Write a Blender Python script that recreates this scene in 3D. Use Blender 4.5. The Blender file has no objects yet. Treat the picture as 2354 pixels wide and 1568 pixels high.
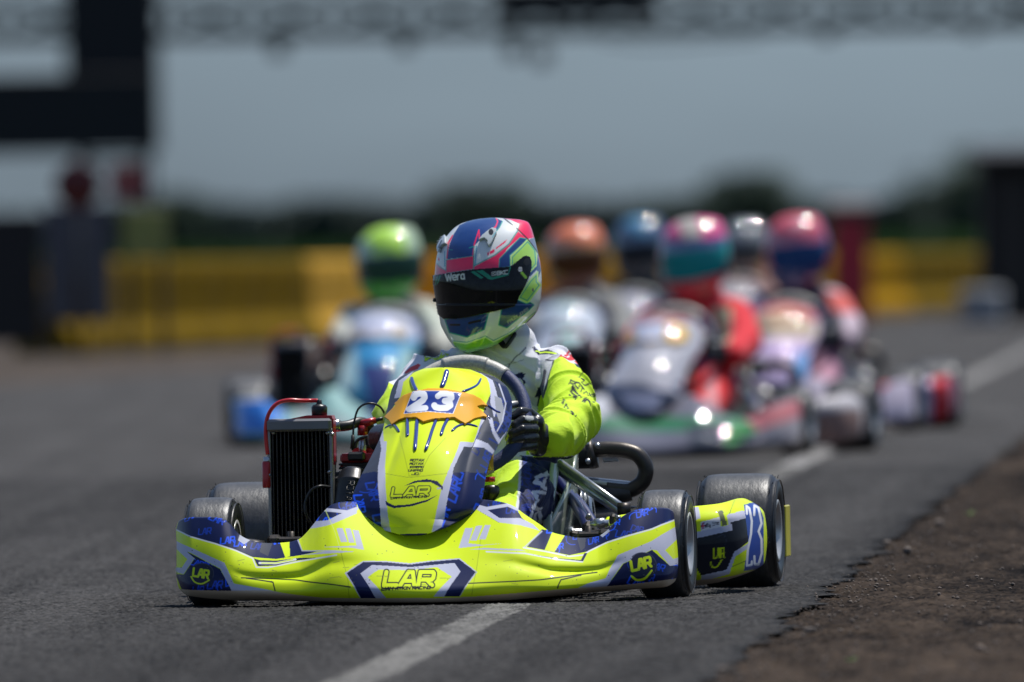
import bpy, math, random
import numpy as np
from mathutils import Vector, Matrix, noise
random.seed(7); np.random.seed(7)
R = math.radians
SC = bpy.context.scene
COL = SC.collection

# ---------------------------------------------------------------- camera, sky, sun, exposure
CAM_H, LENS, PITCH, ROLL = 0.875, 600.0, R(0.367), R(1.1)
cam_data = bpy.data.cameras.new('camera')
cam_data.lens = LENS; cam_data.sensor_width = 36.0
cam_data.clip_start = 0.5; cam_data.clip_end = 12000
cam_data.dof.use_dof = True
cam_data.dof.focus_distance = 40.35
cam_data.dof.aperture_fstop = 5.9
cam = bpy.data.objects.new('camera', cam_data); COL.objects.link(cam)
CR = Matrix.Rotation(R(90) - PITCH, 3, 'X') @ Matrix.Rotation(-ROLL, 3, 'Z')
cam.matrix_world = Matrix.Translation((0, 0, CAM_H)) @ CR.to_4x4()
SC.camera = cam

SUN_EL, SUN_AZ = R(68), R(48)       # azimuth measured from +Y (away from the camera) towards +X
world = bpy.data.worlds.new('World'); SC.world = world; world.use_nodes = True
wn = world.node_tree.nodes; wl = world.node_tree.links
for n in list(wn): wn.remove(n)
sky = wn.new('ShaderNodeTexSky'); sky.sky_type = 'NISHITA'; sky.sun_disc = False
sky.sun_elevation = SUN_EL; sky.sun_rotation = SUN_AZ
sky.air_density = 1.0; sky.dust_density = 0.6; sky.ozone_density = 3.0
hsv = wn.new('ShaderNodeHueSaturation'); hsv.inputs['Saturation'].default_value = 0.55
bgn = wn.new('ShaderNodeBackground'); bgn.inputs['Strength'].default_value = 0.06
wo = wn.new('ShaderNodeOutputWorld')
wl.new(sky.outputs[0], hsv.inputs['Color']); tint = wn.new('ShaderNodeMix'); tint.data_type = 'RGBA'; tint.blend_type = 'MULTIPLY'; tint.inputs['Factor'].default_value = 1.0; tint.inputs['B'].default_value = (.72, .94, 1.25, 1)   # thin blue-grey overcast
wl.new(hsv.outputs[0], tint.inputs['A']); wtc = wn.new('ShaderNodeTexCoord'); wmp = wn.new('ShaderNodeMapping'); wmp.inputs['Scale'].default_value = (9, 9, 34); wmp.inputs['Location'].default_value = (2.3, 0.4, 1.7)
wnz = wn.new('ShaderNodeTexNoise'); wnz.inputs['Scale'].default_value = 1.0; wnz.inputs['Detail'].default_value = 4; wnz.inputs['Roughness'].default_value = .45
wmr = wn.new('ShaderNodeMapRange'); wmr.inputs['From Min'].default_value = .3; wmr.inputs['From Max'].default_value = .7; wmr.inputs['To Min'].default_value = .70; wmr.inputs['To Max'].default_value = 1.30
cloud = wn.new('ShaderNodeVectorMath'); cloud.operation = 'SCALE'      # soft cloud cover
wl.new(wtc.outputs['Generated'], wmp.inputs['Vector']); wl.new(wmp.outputs[0], wnz.inputs['Vector']); wl.new(wnz.outputs['Fac'], wmr.inputs['Value'])
wl.new(tint.outputs['Result'], cloud.inputs[0]); wsep = wn.new('ShaderNodeSeparateXYZ'); wl.new(wtc.outputs['Generated'], wsep.inputs[0])
wov = wn.new('ShaderNodeMath'); wov.operation = 'MULTIPLY_ADD'; wov.use_clamp = False; wov.inputs[1].default_value = .8; wov.inputs[2].default_value = 1.0   # overcast veil: brighter overhead than at the horizon
wl.new(wsep.outputs['Z'], wov.inputs[0]); wmu = wn.new('ShaderNodeMath'); wmu.operation = 'MULTIPLY'; wl.new(wov.outputs[0], wmu.inputs[0]); wl.new(wmr.outputs[0], wmu.inputs[1]); wl.new(wmu.outputs[0], cloud.inputs['Scale']); wl.new(cloud.outputs[0], bgn.inputs['Color']); wl.new(bgn.outputs[0], wo.inputs['Surface'])

sd = bpy.data.lights.new('sun', 'SUN'); sd.energy = 5.0; sd.angle = R(0.5); sd.color = (1.0, 0.96, 0.9)
sun = bpy.data.objects.new('sun', sd); COL.objects.link(sun)
sdir = Vector((math.sin(SUN_AZ)*math.cos(SUN_EL), math.cos(SUN_AZ)*math.cos(SUN_EL), math.sin(SUN_EL)))
sun.rotation_euler = sdir.to_track_quat('Z', 'Y').to_euler()
SC.view_settings.view_transform = 'Standard'; SC.view_settings.look = 'None'
SC.view_settings.exposure = 0.0; SC.view_settings.gamma = 1.0
SC.cycles.sample_clamp_indirect = 6.0
SC.cycles.use_denoising = True

# ---------------------------------------------------------------- kart from image pixels
# The kart is traced in image pixels (u right, v down); at(u, v, y) turns a pixel of the
# image and a distance y behind the front axle into kart metres (x to the kart's left, z up).
KYAW = R(7.2); KX, KY = -0.18, 40.4
FPX, UC, VC = LENS/36*2353, 1176.5, 784.0
_cr = np.array(CR)
_k = np.array(Matrix.Rotation(-KYAW, 3, 'Z'))
_l0 = _k.T @ (np.array([0, 0, CAM_H]) - np.array([KX, KY, 0]))
def at(u, v, y):
    u = np.asarray(u, float); v = np.asarray(v, float); y = np.asarray(y, float)
    u, v, y = np.broadcast_arrays(u, v, y)
    d = np.stack([(u-UC)/FPX, (VC-v)/FPX, -np.ones_like(u)], -1) @ _cr.T @ _k
    s = (y-_l0[1])/d[..., 1]
    return _l0 + d*s[..., None]
def A(u, v, y): return Vector(at(u, v, y).tolist())
def sheet(P):
    """kart metres -> image pixels, projected through the camera"""
    q = (np.asarray(P)-_l0) @ _k.T @ _cr
    return np.stack([UC+FPX*q[..., 0]/-q[..., 2], VC-FPX*q[..., 1]/-q[..., 2]], -1)
def pchip(xs, ys):
    xs = np.array(xs, float); ys = np.array(ys, float)
    h = np.diff(xs); d = np.diff(ys)/h; m = np.zeros_like(xs)
    m[0], m[-1] = d[0], d[-1]
    for i in range(1, len(xs)-1):
        if d[i-1]*d[i] > 0:
            w1, w2 = 2*h[i]+h[i-1], h[i]+2*h[i-1]
            m[i] = (w1+w2)/(w1/d[i-1]+w2/d[i])
    def f(x):
        x = np.clip(np.asarray(x, float), xs[0], xs[-1])
        i = np.clip(np.searchsorted(xs, x)-1, 0, len(h)-1)
        t = (x-xs[i])/h[i]
        return (ys[i]*(1+2*t)*(1-t)**2 + h[i]*m[i]*t*(1-t)**2 + ys[i+1]*t*t*(3-2*t) + h[i]*m[i+1]*t*t*(t-1))
    return f

# ---------------------------------------------------------------- materials
def srgb(c):
    c = np.array(c, float)/255
    return tuple(np.where(c <= .04045, c/12.92, ((c+.055)/1.055)**2.4))
def newmat(name):
    m = bpy.data.materials.new(name); m.use_nodes = True
    nt = m.node_tree; b = nt.nodes['Principled BSDF']
    return m, nt, b
def nd(nt, typ, **kw):
    n = nt.nodes.new(typ)
    for k, v in kw.items():
        if k in n.inputs.keys(): n.inputs[k].default_value = v
        else: setattr(n, k, v)
    return n
def mat(name, col, rough=0.5, metal=0.0, coat=0.0, spec=0.5, bump=0.0, bscale=60.0, var=0.12, vscale=9.0, attr=False, sheen=0.0, rvar=0.0, coatrough=.08, cior=1.5):
    m, nt, b = newmat(name); L = nt.links.new
    tc = nd(nt, 'ShaderNodeTexCoord')
    nz = nd(nt, 'ShaderNodeTexNoise'); nz.inputs['Scale'].default_value = vscale; nz.inputs['Detail'].default_value = 6
    L(tc.outputs['Object'], nz.inputs['Vector'])
    ramp = nd(nt, 'ShaderNodeMapRange'); ramp.inputs['From Min'].default_value = .3; ramp.inputs['From Max'].default_value = .7
    ramp.inputs['To Min'].default_value = 1-var; ramp.inputs['To Max'].default_value = 1+var*.4
    L(nz.outputs['Fac'], ramp.inputs['Value'])
    mul = nd(nt, 'ShaderNodeVectorMath'); mul.operation = 'SCALE'
    if attr:
        a = nd(nt, 'ShaderNodeAttribute'); a.attribute_name = 'paint'; L(a.outputs['Color'], mul.inputs[0])
    else:
        mul.inputs[0].default_value = col[:3]
    L(ramp.outputs[0], mul.inputs['Scale']); L(mul.outputs[0], b.inputs['Base Color'])
    b.inputs['Roughness'].default_value = rough; b.inputs['Metallic'].default_value = metal
    b.inputs['Coat Weight'].default_value = coat; b.inputs['Coat Roughness'].default_value = coatrough
    b.inputs['Specular IOR Level'].default_value = spec; b.inputs['Coat IOR'].default_value = cior
    b.inputs['Sheen Weight'].default_value = sheen
    if rvar:
        r2 = nd(nt, 'ShaderNodeMapRange'); r2.inputs['To Min'].default_value = rough-rvar; r2.inputs['To Max'].default_value = rough+rvar
        L(nz.outputs['Fac'], r2.inputs['Value']); L(r2.outputs[0], b.inputs['Roughness'])
    if bump:
        bz = nd(nt, 'ShaderNodeTexNoise'); bz.inputs['Scale'].default_value = bscale; bz.inputs['Detail'].default_value = 5
        L(tc.outputs['Object'], bz.inputs['Vector'])
        bp = nd(nt, 'ShaderNodeBump'); bp.inputs['Strength'].default_value = bump; bp.inputs['Distance'].default_value = .004
        L(bz.outputs['Fac'], bp.inputs['Height']); L(bp.outputs[0], b.inputs['Normal'])
    return m
M = {}
M['paint'] = mat('printed_plastic', (0,)*3, .55, coat=.25, attr=True, var=.06, bump=.06, bscale=7, rvar=.05, coatrough=.04, spec=.12)
M['shell'] = mat('helmet_lacquer', (0,)*3, .4, coat=1.0, spec=.2, attr=True, var=.03, coatrough=.035, cior=1.55)
M['shell2'] = mat('glossy_helmet_lacquer', (0,)*3, .4, coat=1.0, spec=.2, attr=True, var=.03, coatrough=.03, cior=2.3)
M['cloth'] = mat('suit_cloth', (0,)*3, .75, attr=True, var=.08, bump=.25, bscale=180, sheen=.1, spec=.3)
M['black'] = mat('black_plastic', (.012, .012, .013), .35, bump=.1, bscale=90)
M['gloss'] = mat('smoked_visor', (.004, .004, .005), .07, coat=0, spec=.3, var=0, coatrough=.02, attr=True)
M['matte'] = mat('matte_black', (.008, .008, .009), .7)
M['leather'] = mat('black_glove_leather', (.010, .010, .011), .38, bump=.35, bscale=130)
M['rubber'] = mat('hose_rubber', (.016, .016, .017), .42, bump=.15)
M['steel'] = mat('brushed_steel', (.48, .49, .5), .3, metal=.9, bump=.1, bscale=50, rvar=.12)
M['alloy'] = mat('worn_alloy', (.3, .3, .3), .42, metal=.8, bump=.15, rvar=.1)
M['burnt'] = mat('burnt_steel', (.07, .062, .055), .4, metal=.7, bump=.25, bscale=40, var=.5, vscale=14)
M['silver'] = mat('magnesium_rim', (.55, .54, .52), .35, metal=.6)
M['red'] = mat('red_anodised', (.42, .012, .02), .3, metal=.2, coat=.3)
M['redhose'] = mat('red_silicone_hose', (.62, .01, .015), .35, coat=.3)
M['navy'] = mat('navy_suede', (.018, .032, .11), .6, bump=.3, bscale=220)
M['bluetube'] = mat('blue_frame_paint', (.008, .014, .09), .35, coat=.3)
M['bluevent'] = mat('blue_vent_plastic', (.015, .035, .26), .15, coat=1)
M['grip'] = mat('grey_carbon_grip', (.52, .50, .43), .4, bump=.18, bscale=300, var=.3, vscale=200, coat=.3)
M['white'] = mat('white_plastic', (.7, .7, .72), .35)
M['amber'] = mat('amber_bottle', (.5, .28, .04), .2, coat=.4)
M['fibre'] = mat('seat_fibreglass', (.36, .42, .34), .2, coat=.6, var=.3)
M['cream'] = mat('bare_plastic', (.55, .45, .32), .4)
M['floor'] = mat('floor_tray_alloy', (.2, .2, .21), .45, metal=.7)

# tyre: slick rubber, grey scuffed tread on top of black carcass
def tyre_mat():
    m, nt, b = newmat('slick_tyre_rubber'); L = nt.links.new
    tc = nd(nt, 'ShaderNodeTexCoord')
    mp = nd(nt, 'ShaderNodeMapping'); mp.inputs['Scale'].default_value = (1.0, .35, .35); L(tc.outputs['Object'], mp.inputs['Vector'])
    n1 = nd(nt, 'ShaderNodeTexNoise'); n1.inputs['Scale'].default_value = 90; n1.inputs['Detail'].default_value = 9; n1.inputs['Roughness'].default_value = .7
    L(mp.outputs[0], n1.inputs['Vector'])
    n2 = nd(nt, 'ShaderNodeTexNoise'); n2.inputs['Scale'].default_value = 16; n2.inputs['Detail'].default_value = 4; L(tc.outputs['Object'], n2.inputs['Vector'])
    at_ = nd(nt, 'ShaderNodeAttribute'); at_.attribute_name = 'paint'
    mr = nd(nt, 'ShaderNodeMapRange'); mr.inputs['From Min'].default_value = .35; mr.inputs['From Max'].default_value = .7
    mr.inputs['To Min'].default_value = .62; mr.inputs['To Max'].default_value = 1.35
    L(n1.outputs['Fac'], mr.inputs['Value'])
    mr2 = nd(nt, 'ShaderNodeMapRange'); mr2.inputs['From Min'].default_value = .3; mr2.inputs['From Max'].default_value = .7
    mr2.inputs['To Min'].default_value = .7; mr2.inputs['To Max'].default_value = 1.2
    L(n2.outputs['Fac'], mr2.inputs['Value'])
    mu = nd(nt, 'ShaderNodeMath'); mu.operation = 'MULTIPLY'; L(mr.outputs[0], mu.inputs[0]); L(mr2.outputs[0], mu.inputs[1])
    sc_ = nd(nt, 'ShaderNodeVectorMath'); sc_.operation = 'SCALE'; L(at_.outputs['Color'], sc_.inputs[0]); L(mu.outputs[0], sc_.inputs['Scale'])
    L(sc_.outputs[0], b.inputs['Base Color'])
    b.inputs['Roughness'].default_value = .4; b.inputs['Specular IOR Level'].default_value = .6
    bp = nd(nt, 'ShaderNodeBump'); bp.inputs['Strength'].default_value = .5; bp.inputs['Distance'].default_value = .003
    L(n1.outputs['Fac'], bp.inputs['Height']); L(bp.outputs[0], b.inputs['Normal'])
    return m
M['tyre'] = tyre_mat()

# ---------------------------------------------------------------- mesh helpers
def link(o, parent=None):
    COL.objects.link(o)
    if parent is not None: o.parent = parent
    return o
def mesh_obj(name, V, F, m, parent=None, smooth=True, cols=None):
    me = bpy.data.meshes.new(name)
    me.from_pydata([tuple(v) for v in np.asarray(V).tolist()], [], F)
    me.update()
    if smooth: me.polygons.foreach_set('use_smooth', [True]*len(me.polygons))
    if cols is not None: set_cols(me, cols)
    mm = m if isinstance(m, (list, tuple)) else [m]
    for x in mm: me.materials.append(M[x] if isinstance(x, str) else x)
    return link(bpy.data.objects.new(name, me), parent)
def set_cols(me, cols):
    a = me.color_attributes.get('paint') or me.color_attributes.new('paint', 'FLOAT_COLOR', 'POINT')
    c = np.ones((len(me.vertices), 4), np.float32); c[:, :3] = cols
    a.data.foreach_set('color', c.ravel())
def grid_faces(nr, nc, wrap=False):
    i = np.arange(nr-1)[:, None]; j = np.arange(nc if wrap else nc-1)[None, :]
    j2 = (j+1) % nc
    a = i*nc+j; b = i*nc+j2; c = (i+1)*nc+j2; d = (i+1)*nc+j
    return np.stack([a, b, c, d], -1).reshape(-1, 4)
def fast_mesh(name, V, F, m, parent=None, cols=None, smooth=True):
    """V (n,3), F (k,4) integer array"""
    V = np.asarray(V, np.float32).reshape(-1, 3); F = np.asarray(F, np.int32)
    me = bpy.data.meshes.new(name)
    me.vertices.add(len(V)); me.vertices.foreach_set('co', V.ravel())
    w = F.shape[1]
    me.loops.add(F.size); me.loops.foreach_set('vertex_index', F.ravel())
    me.polygons.add(len(F)); me.polygons.foreach_set('loop_start', np.arange(0, F.size, w, dtype=np.int32))
    me.update(calc_edges=True); me.validate()
    me.polygons.foreach_set('use_smooth', [smooth]*len(me.polygons))
    if cols is not None: set_cols(me, cols)
    for x in (m if isinstance(m, (list, tuple)) else [m]): me.materials.append(M[x] if isinstance(x, str) else x)
    return link(bpy.data.objects.new(name, me), parent)
class Bag:
    """collects pieces of one part and links them as one mesh"""
    def __init__(s): s.V = []; s.F = []; s.S = []
    def add(s, V, F, smooth=True):
        b = len(s.V); s.V += [tuple(map(float, v)) for v in V]
        s.F += [tuple(int(i)+b for i in f) for f in F]; s.S += [smooth]*len(F); return s
    def tube(s, pts, r, n=14, closed=False, caps=True, flat=1.0):
        P = [Vector(p) for p in pts]; k = len(P)
        rr = r if hasattr(r, '__len__') else [r]*k
        V = []; F = []; up = None
        for i in range(k):
            if closed: t = P[(i+1) % k]-P[i-1]
            else: t = P[min(i+1, k-1)]-P[max(i-1, 0)]
            t.normalize()
            if up is None:
                up = Vector((0, 0, 1)) if abs(t.z) < .9 else Vector((0, 1, 0))
            a = (up-t*up.dot(t)).normalized(); b = t.cross(a); up = a
            for j in range(n):
                q = 2*math.pi*j/n
                V.append(P[i]+a*(math.cos(q)*rr[i]*flat)+b*(math.sin(q)*rr[i]))
        for i in range(k if closed else k-1):
            for j in range(n):
                F.append((i*n+j, i*n+(j+1) % n, ((i+1) % k)*n+(j+1) % n, ((i+1) % k)*n+j))
        if caps and not closed:
            F.append(tuple(range(n-1, -1, -1))); F.append(tuple((k-1)*n+j for j in range(n)))
        return s.add(V, F)
    def box(s, c, size, rot=None, bev=.1):
        x, y, z = [d/2 for d in size]; b = min(x, y, z)*bev*2
        V = []; F = []
        for sx in (-1, 1):
            for sy in (-1, 1):
                for sz in (-1, 1):
                    V += [(sx*(x-b), sy*(y-b), sz*z), (sx*(x-b), sy*y, sz*(z-b)), (sx*x, sy*(y-b), sz*(z-b))]
        import bmesh
        bm = bmesh.new()
        for v in V: bm.verts.new(v)
        bmesh.ops.convex_hull(bm, input=bm.verts)
        bm.verts.index_update()
        VV = [v.co.copy() for v in bm.verts]; FF = [[v.index for v in f.verts] for f in bm.faces]
        bm.free()
        if rot is not None: VV = [rot @ v for v in VV]
        c = Vector(c)
        return s.add([v+c for v in VV], FF, False)
    def lathe(s, prof, origin, axis, n=40, closed=False):
        """prof: (along axis, radius)"""
        ax = Vector(axis).normalized(); o = Vector(origin)
        a = ax.orthogonal().normalized(); b = ax.cross(a); V = []; F = []
        for (h, r) in prof:
            for j in range(n):
                q = 2*math.pi*j/n
                V.append(o+ax*h+a*(math.cos(q)*r)+b*(math.sin(q)*r))
        k = len(prof)
        for i in range(k if closed else k-1):
            for j in range(n):
                F.append((i*n+j, i*n+(j+1) % n, ((i+1) % k)*n+(j+1) % n, ((i+1) % k)*n+j))
        return s.add(V, F)
    def prism(s, poly, d):
        """poly: list of 3D points, extruded by vector d"""
        P = [Vector(p) for p in poly]; d = Vector(d); k = len(P)
        V = P+[p+d for p in P]
        F = [tuple(range(k)), tuple(range(2*k-1, k-1, -1))]+[(i, (i+1) % k, k+(i+1) % k, k+i) for i in range(k)]
        return s.add(V, F, False)
    def obj(s, name, m, parent=None, cols=None):
        me = bpy.data.meshes.new(name); me.from_pydata(s.V, [], s.F)
        me.update(); me.polygons.foreach_set('use_smooth', s.S)
        if cols is not None: set_cols(me, cols)
        for x in (m if isinstance(m, (list, tuple)) else [m]): me.materials.append(M[x] if isinstance(x, str) else x)
        return link(bpy.data.objects.new(name, me), parent)
def empty(name, loc=(0, 0, 0), rz=0.0):
    o = bpy.data.objects.new(name, None); o.empty_display_size = .2
    o.location = loc; o.rotation_euler = (0, 0, rz); return link(o)
def tag(o, label=None, cat=None, group=None, kind=None):
    if label: o['label'] = label
    if cat: o['category'] = cat
    if group: o['group'] = group
    if kind: o['kind'] = kind
    return o
def smoothpts(P, k=8):
    P = [Vector(p) for p in P]; out = []
    for i in range(len(P)-1):
        a = P[max(i-1, 0)]; b = P[i]; c = P[i+1]; d = P[min(i+2, len(P)-1)]
        for j in range(k):
            t = j/k
            out.append(.5*((2*b)+(c-a)*t+(2*a-5*b+4*c-d)*t*t+(3*b-a-3*c+d)*t**3))
    out.append(P[-1]); return out

# ---------------------------------------------------------------- painting (vertex colours on fine meshes)
YEL = (.68, .84, .012); NAVY = (.003, .009, .062); BLUE = (.008, .10, .90); LGREY = (.50, .51, .62); WHT = (.74, .75, .78)
INK = (.008, .01, .02); ORG = (.80, .38, .012)
GL = {
 'A': ([[(0, 0), (.42, 1), (.72, 1), (1, 0)], [(.2, .32), (.86, .32)]], 1), 'B': ([[(0, 0), (0, 1), (.8, 1), (.95, .85), (.95, .65), (.8, .52), (0, .52)], [(.8, .52), (1, .38), (1, .15), (.82, 0), (0, 0)]], 1),
 'C': ([[(1, 1), (0, 1), (0, 0), (1, 0)]], 1), 'D': ([[(0, 0), (0, 1), (.8, 1), (1, .8), (1, .2), (.8, 0), (0, 0)]], 1), 'E': ([[(1, 1), (0, 1), (0, 0), (1, 0)], [(0, .5), (.85, .5)]], .9),
 'F': ([[(1, 1), (0, 1), (0, 0)], [(0, .5), (.8, .5)]], .9), 'G': ([[(1, 1), (0, 1), (0, 0), (1, 0), (1, .45), (.6, .45)]], 1), 'H': ([[(0, 0), (0, 1)], [(1, 0), (1, 1)], [(0, .5), (1, .5)]], 1),
 'I': ([[(.5, 0), (.5, 1)]], .35), 'J': ([[(1, 1), (1, 0), (0, 0), (0, .3)]], .9), 'K': ([[(0, 0), (0, 1)], [(1, 1), (.1, .5), (1, 0)]], 1), 'L': ([[(0, 1), (0, 0), (1, 0)]], .9),
 'M': ([[(0, 0), (0, 1), (.5, .45), (1, 1), (1, 0)]], 1.15), 'N': ([[(0, 0), (0, 1), (1, 0), (1, 1)]], 1), 'O': ([[(0, 0), (0, 1), (1, 1), (1, 0), (0, 0)]], 1), 'P': ([[(0, 0), (0, 1), (1, 1), (1, .45), (0, .45)]], 1),
 'R': ([[(0, 0), (0, 1), (.9, 1), (1, .88), (1, .55), (.9, .42), (.05, .42)], [(.55, .42), (1, 0)]], 1), 'S': ([[(1, 1), (0, 1), (0, .52), (1, .52), (1, 0), (0, 0)]], 1), 'T': ([[(0, 1), (1, 1)], [(.5, 1), (.5, 0)]], 1),
 'U': ([[(0, 1), (0, 0), (1, 0), (1, 1)]], 1), 'V': ([[(0, 1), (.5, 0), (1, 1)]], 1), 'W': ([[(0, 1), (.25, 0), (.5, .8), (.75, 0), (1, 1)]], 1.3), 'X': ([[(0, 0), (1, 1)], [(0, 1), (1, 0)]], 1), 'Y': ([[(0, 1), (.5, .5), (1, 1)], [(.5, .5), (.5, 0)]], 1),
 'e': ([[(0, .36), (1, .36), (.9, .66), (.5, .74), (.1, .66), (0, .36), (.12, .08), (.5, 0), (.95, .08)]], .8), 'r': ([[(.1, .7), (.1, 0)], [(.1, .45), (.4, .7), (.8, .7)]], .6), 'a': ([[(.9, .7), (.9, 0)], [(.9, .6), (.5, .74), (.1, .6), (0, .36), (.1, .1), (.5, 0), (.9, .12)]], .8),
 'n': ([[(0, .7), (0, 0)], [(0, .5), (.4, .72), (.85, .65), (.95, .45), (.95, 0)]], .8), 'l': ([[(.5, 1), (.5, 0)]], .3), 'y': ([[(0, .7), (.45, 0)], [(1, .7), (.3, -.35)]], .8), 'o': ([[(.5, 0), (.1, .12), (0, .36), (.1, .6), (.5, .74), (.9, .6), (1, .36), (.9, .12), (.5, 0)]], .8), 's': ([[(.9, .66), (.4, .74), (.1, .56), (.85, .25), (.6, 0), (.05, .06)]], .7),
 '1': ([[(.2, .8), (.6, 1), (.6, 0)]], .6), '0': ([[(0, 0), (0, 1), (1, 1), (1, 0), (0, 0)]], .9),
 '2': ([[(.02, .70), (.12, .90), (.38, 1), (.68, .98), (.92, .82), (.92, .64), (.70, .46), (.35, .25), (.08, .03), (.98, .03)]], 1), '.': ([[(.5, 0), (.5, .06)]], .3), ' ': ([], .5),
 '3': ([[(.05, .78), (.25, .97), (.6, 1), (.9, .86), (.88, .66), (.6, .54), (.4, .54)], [(.6, .54), (.92, .42), (.97, .18), (.7, .02), (.3, 0), (.02, .2)]], 1),
}
class Painter:
    def __init__(s, uv, base):  # uv in image pixels, as projected through the camera
        s.uv = np.asarray(uv, float).reshape(-1, 2); s.c = np.tile(np.array(base, float), (len(s.uv), 1)); s.T = (0, 0, 1); s.mask = None
    def t(s, p):
        p = np.array(p, float).reshape(-1, 2); return p*s.T[2]+np.array(s.T[:2])
    def _apply(s, idx, col, only=None):
        if only is not None:
            idx = idx[np.abs(s.c[idx]-np.array(only)).max(1) < 1e-6]
        s.c[idx] = col
    def poly(s, pts, col, only=None):
        P = s.t(pts); lo = P.min(0); hi = P.max(0)
        idx = np.nonzero(((s.uv >= lo) & (s.uv <= hi)).all(1))[0]
        if s.mask is not None: idx = idx[s.mask[idx]]
        if not len(idx): return
        q = s.uv[idx]; ins = np.zeros(len(idx), bool); n = len(P)
        for i in range(n):
            (x1, y1), (x2, y2) = P[i], P[(i+1) % n]
            if y1 == y2: continue
            c = (y1 > q[:, 1]) != (y2 > q[:, 1])
            ins ^= c & (q[:, 0] < (x2-x1)*(q[:, 1]-y1)/(y2-y1)+x1)
        s._apply(idx[ins], col, only)
    def _seg(s, P, w, col, only=None):
        r = w/2
        lo = P.min(0)-r; hi = P.max(0)+r
        idx = np.nonzero(((s.uv >= lo) & (s.uv <= hi)).all(1))[0]
        if s.mask is not None: idx = idx[s.mask[idx]]
        if not len(idx): return
        q = s.uv[idx]; best = np.full(len(idx), 1e9)
        for a, b in zip(P[:-1], P[1:]):
            d = b-a; L2 = max((d*d).sum(), 1e-9)
            t = np.clip(((q-a)@d)/L2, 0, 1)
            best = np.minimum(best, np.hypot(*(q-a-t[:, None]*d).T))
        if only is not None:
            k = np.abs(s.c[idx]-np.array(only)).max(1) < 1e-6; idx = idx[k]; best = best[k]
        al = np.clip((r-best)/1.1+.5, 0, 1)[:, None]; k = al[:, 0] > 0
        s.c[idx[k]] = s.c[idx[k]]*(1-al[k])+np.array(col)*al[k]
    def stroke(s, pts, w, col, only=None, curve=False):
        if curve: pts = [(p.x, p.y) for p in smoothpts([(a, b, 0) for a, b in pts], 8)]
        s._seg(s.t(pts), w*s.T[2], col, only)
    def ell(s, c, rx, ry, col, only=None):
        s.poly([(c[0]+rx*math.cos(a), c[1]+ry*math.sin(a)) for a in np.linspace(0, 2*math.pi, 28)], col, only)
    def text(s, txt, x, y, h, width, wt, col, ang=0., shear=.2, only=None, gap=.28, outline=None):
        """x,y left end of the baseline; width total; ang degrees anticlockwise in the image"""
        tot = sum(GL[ch][1]+gap for ch in txt)-gap; k = width/tot
        ca, sa = math.cos(R(ang)), math.sin(R(ang)); px = 0
        jobs = []
        for ch in txt:
            g, w = GL[ch]
            for st in g:
                P = []
                for (a, b) in st:
                    lx = (px+a*w)*k+shear*b*h; ly = b*h
                    P.append((x+lx*ca-ly*sa, y-(lx*sa+ly*ca)))
                jobs.append(s.t(P))
            px += w+gap
        if outline:
            for P in jobs: s._seg(P, outline[0]*s.T[2], outline[1], only)
        for P in jobs: s._seg(P, wt*s.T[2], col, only)
    def pattern(s, area, n, seed, only=NAVY, col=BLUE, size=(16, 28), angs=(8, 80), step=26):
        """repeated team lettering and crescents on the dark ground"""
        rg = random.Random(seed); T = s.T; s.T = (0, 0, 1)
        x0, y0, x1, y1 = area; placed = []
        for _ in range(n*6):
            x, y = rg.uniform(x0, x1), rg.uniform(y0, y1)
            if any((x-a)**2+(y-b)**2 < step*step for a, b in placed): continue
            placed.append((x, y)); h = rg.uniform(*size); a = rg.uniform(*angs)
            f = rg.choice((1, .6, .35)); c = tuple(NAVY[i]+(col[i]-NAVY[i])*f for i in range(3))
            s.text('LAR', x, y, h*.8, h*1.7, h*.16, c, ang=a, only=only)
            if rg.random() < .5:
                th = rg.uniform(0, 6.28)
                s.stroke([(x+h*1.1*math.cos(th+q), y+h*1.1*math.sin(th+q)*.8) for q in np.linspace(0, 2.1, 8)], h*.12, c, only=only)
            if len(placed) >= n: break
        s.T = T
def inside(q, P):
    q = np.asarray(q); P = np.asarray(P, float); ins = np.zeros(len(q), bool); n = len(P)
    for i in range(n):
        (x1, y1), (x2, y2) = P[i], P[(i+1) % n]
        if y1 == y2: continue
        c = (y1 > q[:, 1]) != (y2 > q[:, 1])
        ins ^= c & (q[:, 0] < (x2-x1)*(q[:, 1]-y1)/(y2-y1)+x1)
    return ins
def patch(name, surf, poly, step, off, m, parent, thick=.002, painter=None, base=(0, 0, 0), push=None):
    """a thin shell that follows surf(u, v) inside poly, standing off metres proud of it"""
    P = np.array(poly, float); lo = P.min(0)-step; hi = P.max(0)+step
    us = np.arange(lo[0], hi[0]+step, step); vs = np.arange(lo[1], hi[1]+step, step)
    U, Vv = np.meshgrid(us, vs)
    X = surf(U, Vv); e = 1.0
    du = surf(U+e, Vv)-surf(U-e, Vv); dv = surf(U, Vv+e)-surf(U, Vv-e)
    N = np.cross(dv, du); N /= np.linalg.norm(N, axis=-1, keepdims=True)+1e-12
    N *= np.where(N[..., 1:2] > 0, -1, 1)
    X = X+(N*off if push is None else np.array(push))
    F = grid_faces(len(vs), len(us)); uv = np.stack([U.ravel(), Vv.ravel()], -1)
    cen = uv[F].mean(1); F = F[inside(cen, P)]
    use = np.unique(F); re = np.full(len(uv), -1); re[use] = np.arange(len(use))
    F = re[F]; V = X.reshape(-1, 3)[use]; uv = uv[use]
    cols = None
    if painter is not None:
        p = Painter(uv, base); painter(p); cols = p.c
    o = fast_mesh(name, V, F[:, ::-1], m, parent, cols)
    s = o.modifiers.new('thickness', 'SOLIDIFY'); s.thickness = thick; s.offset = -1
    return o
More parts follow.
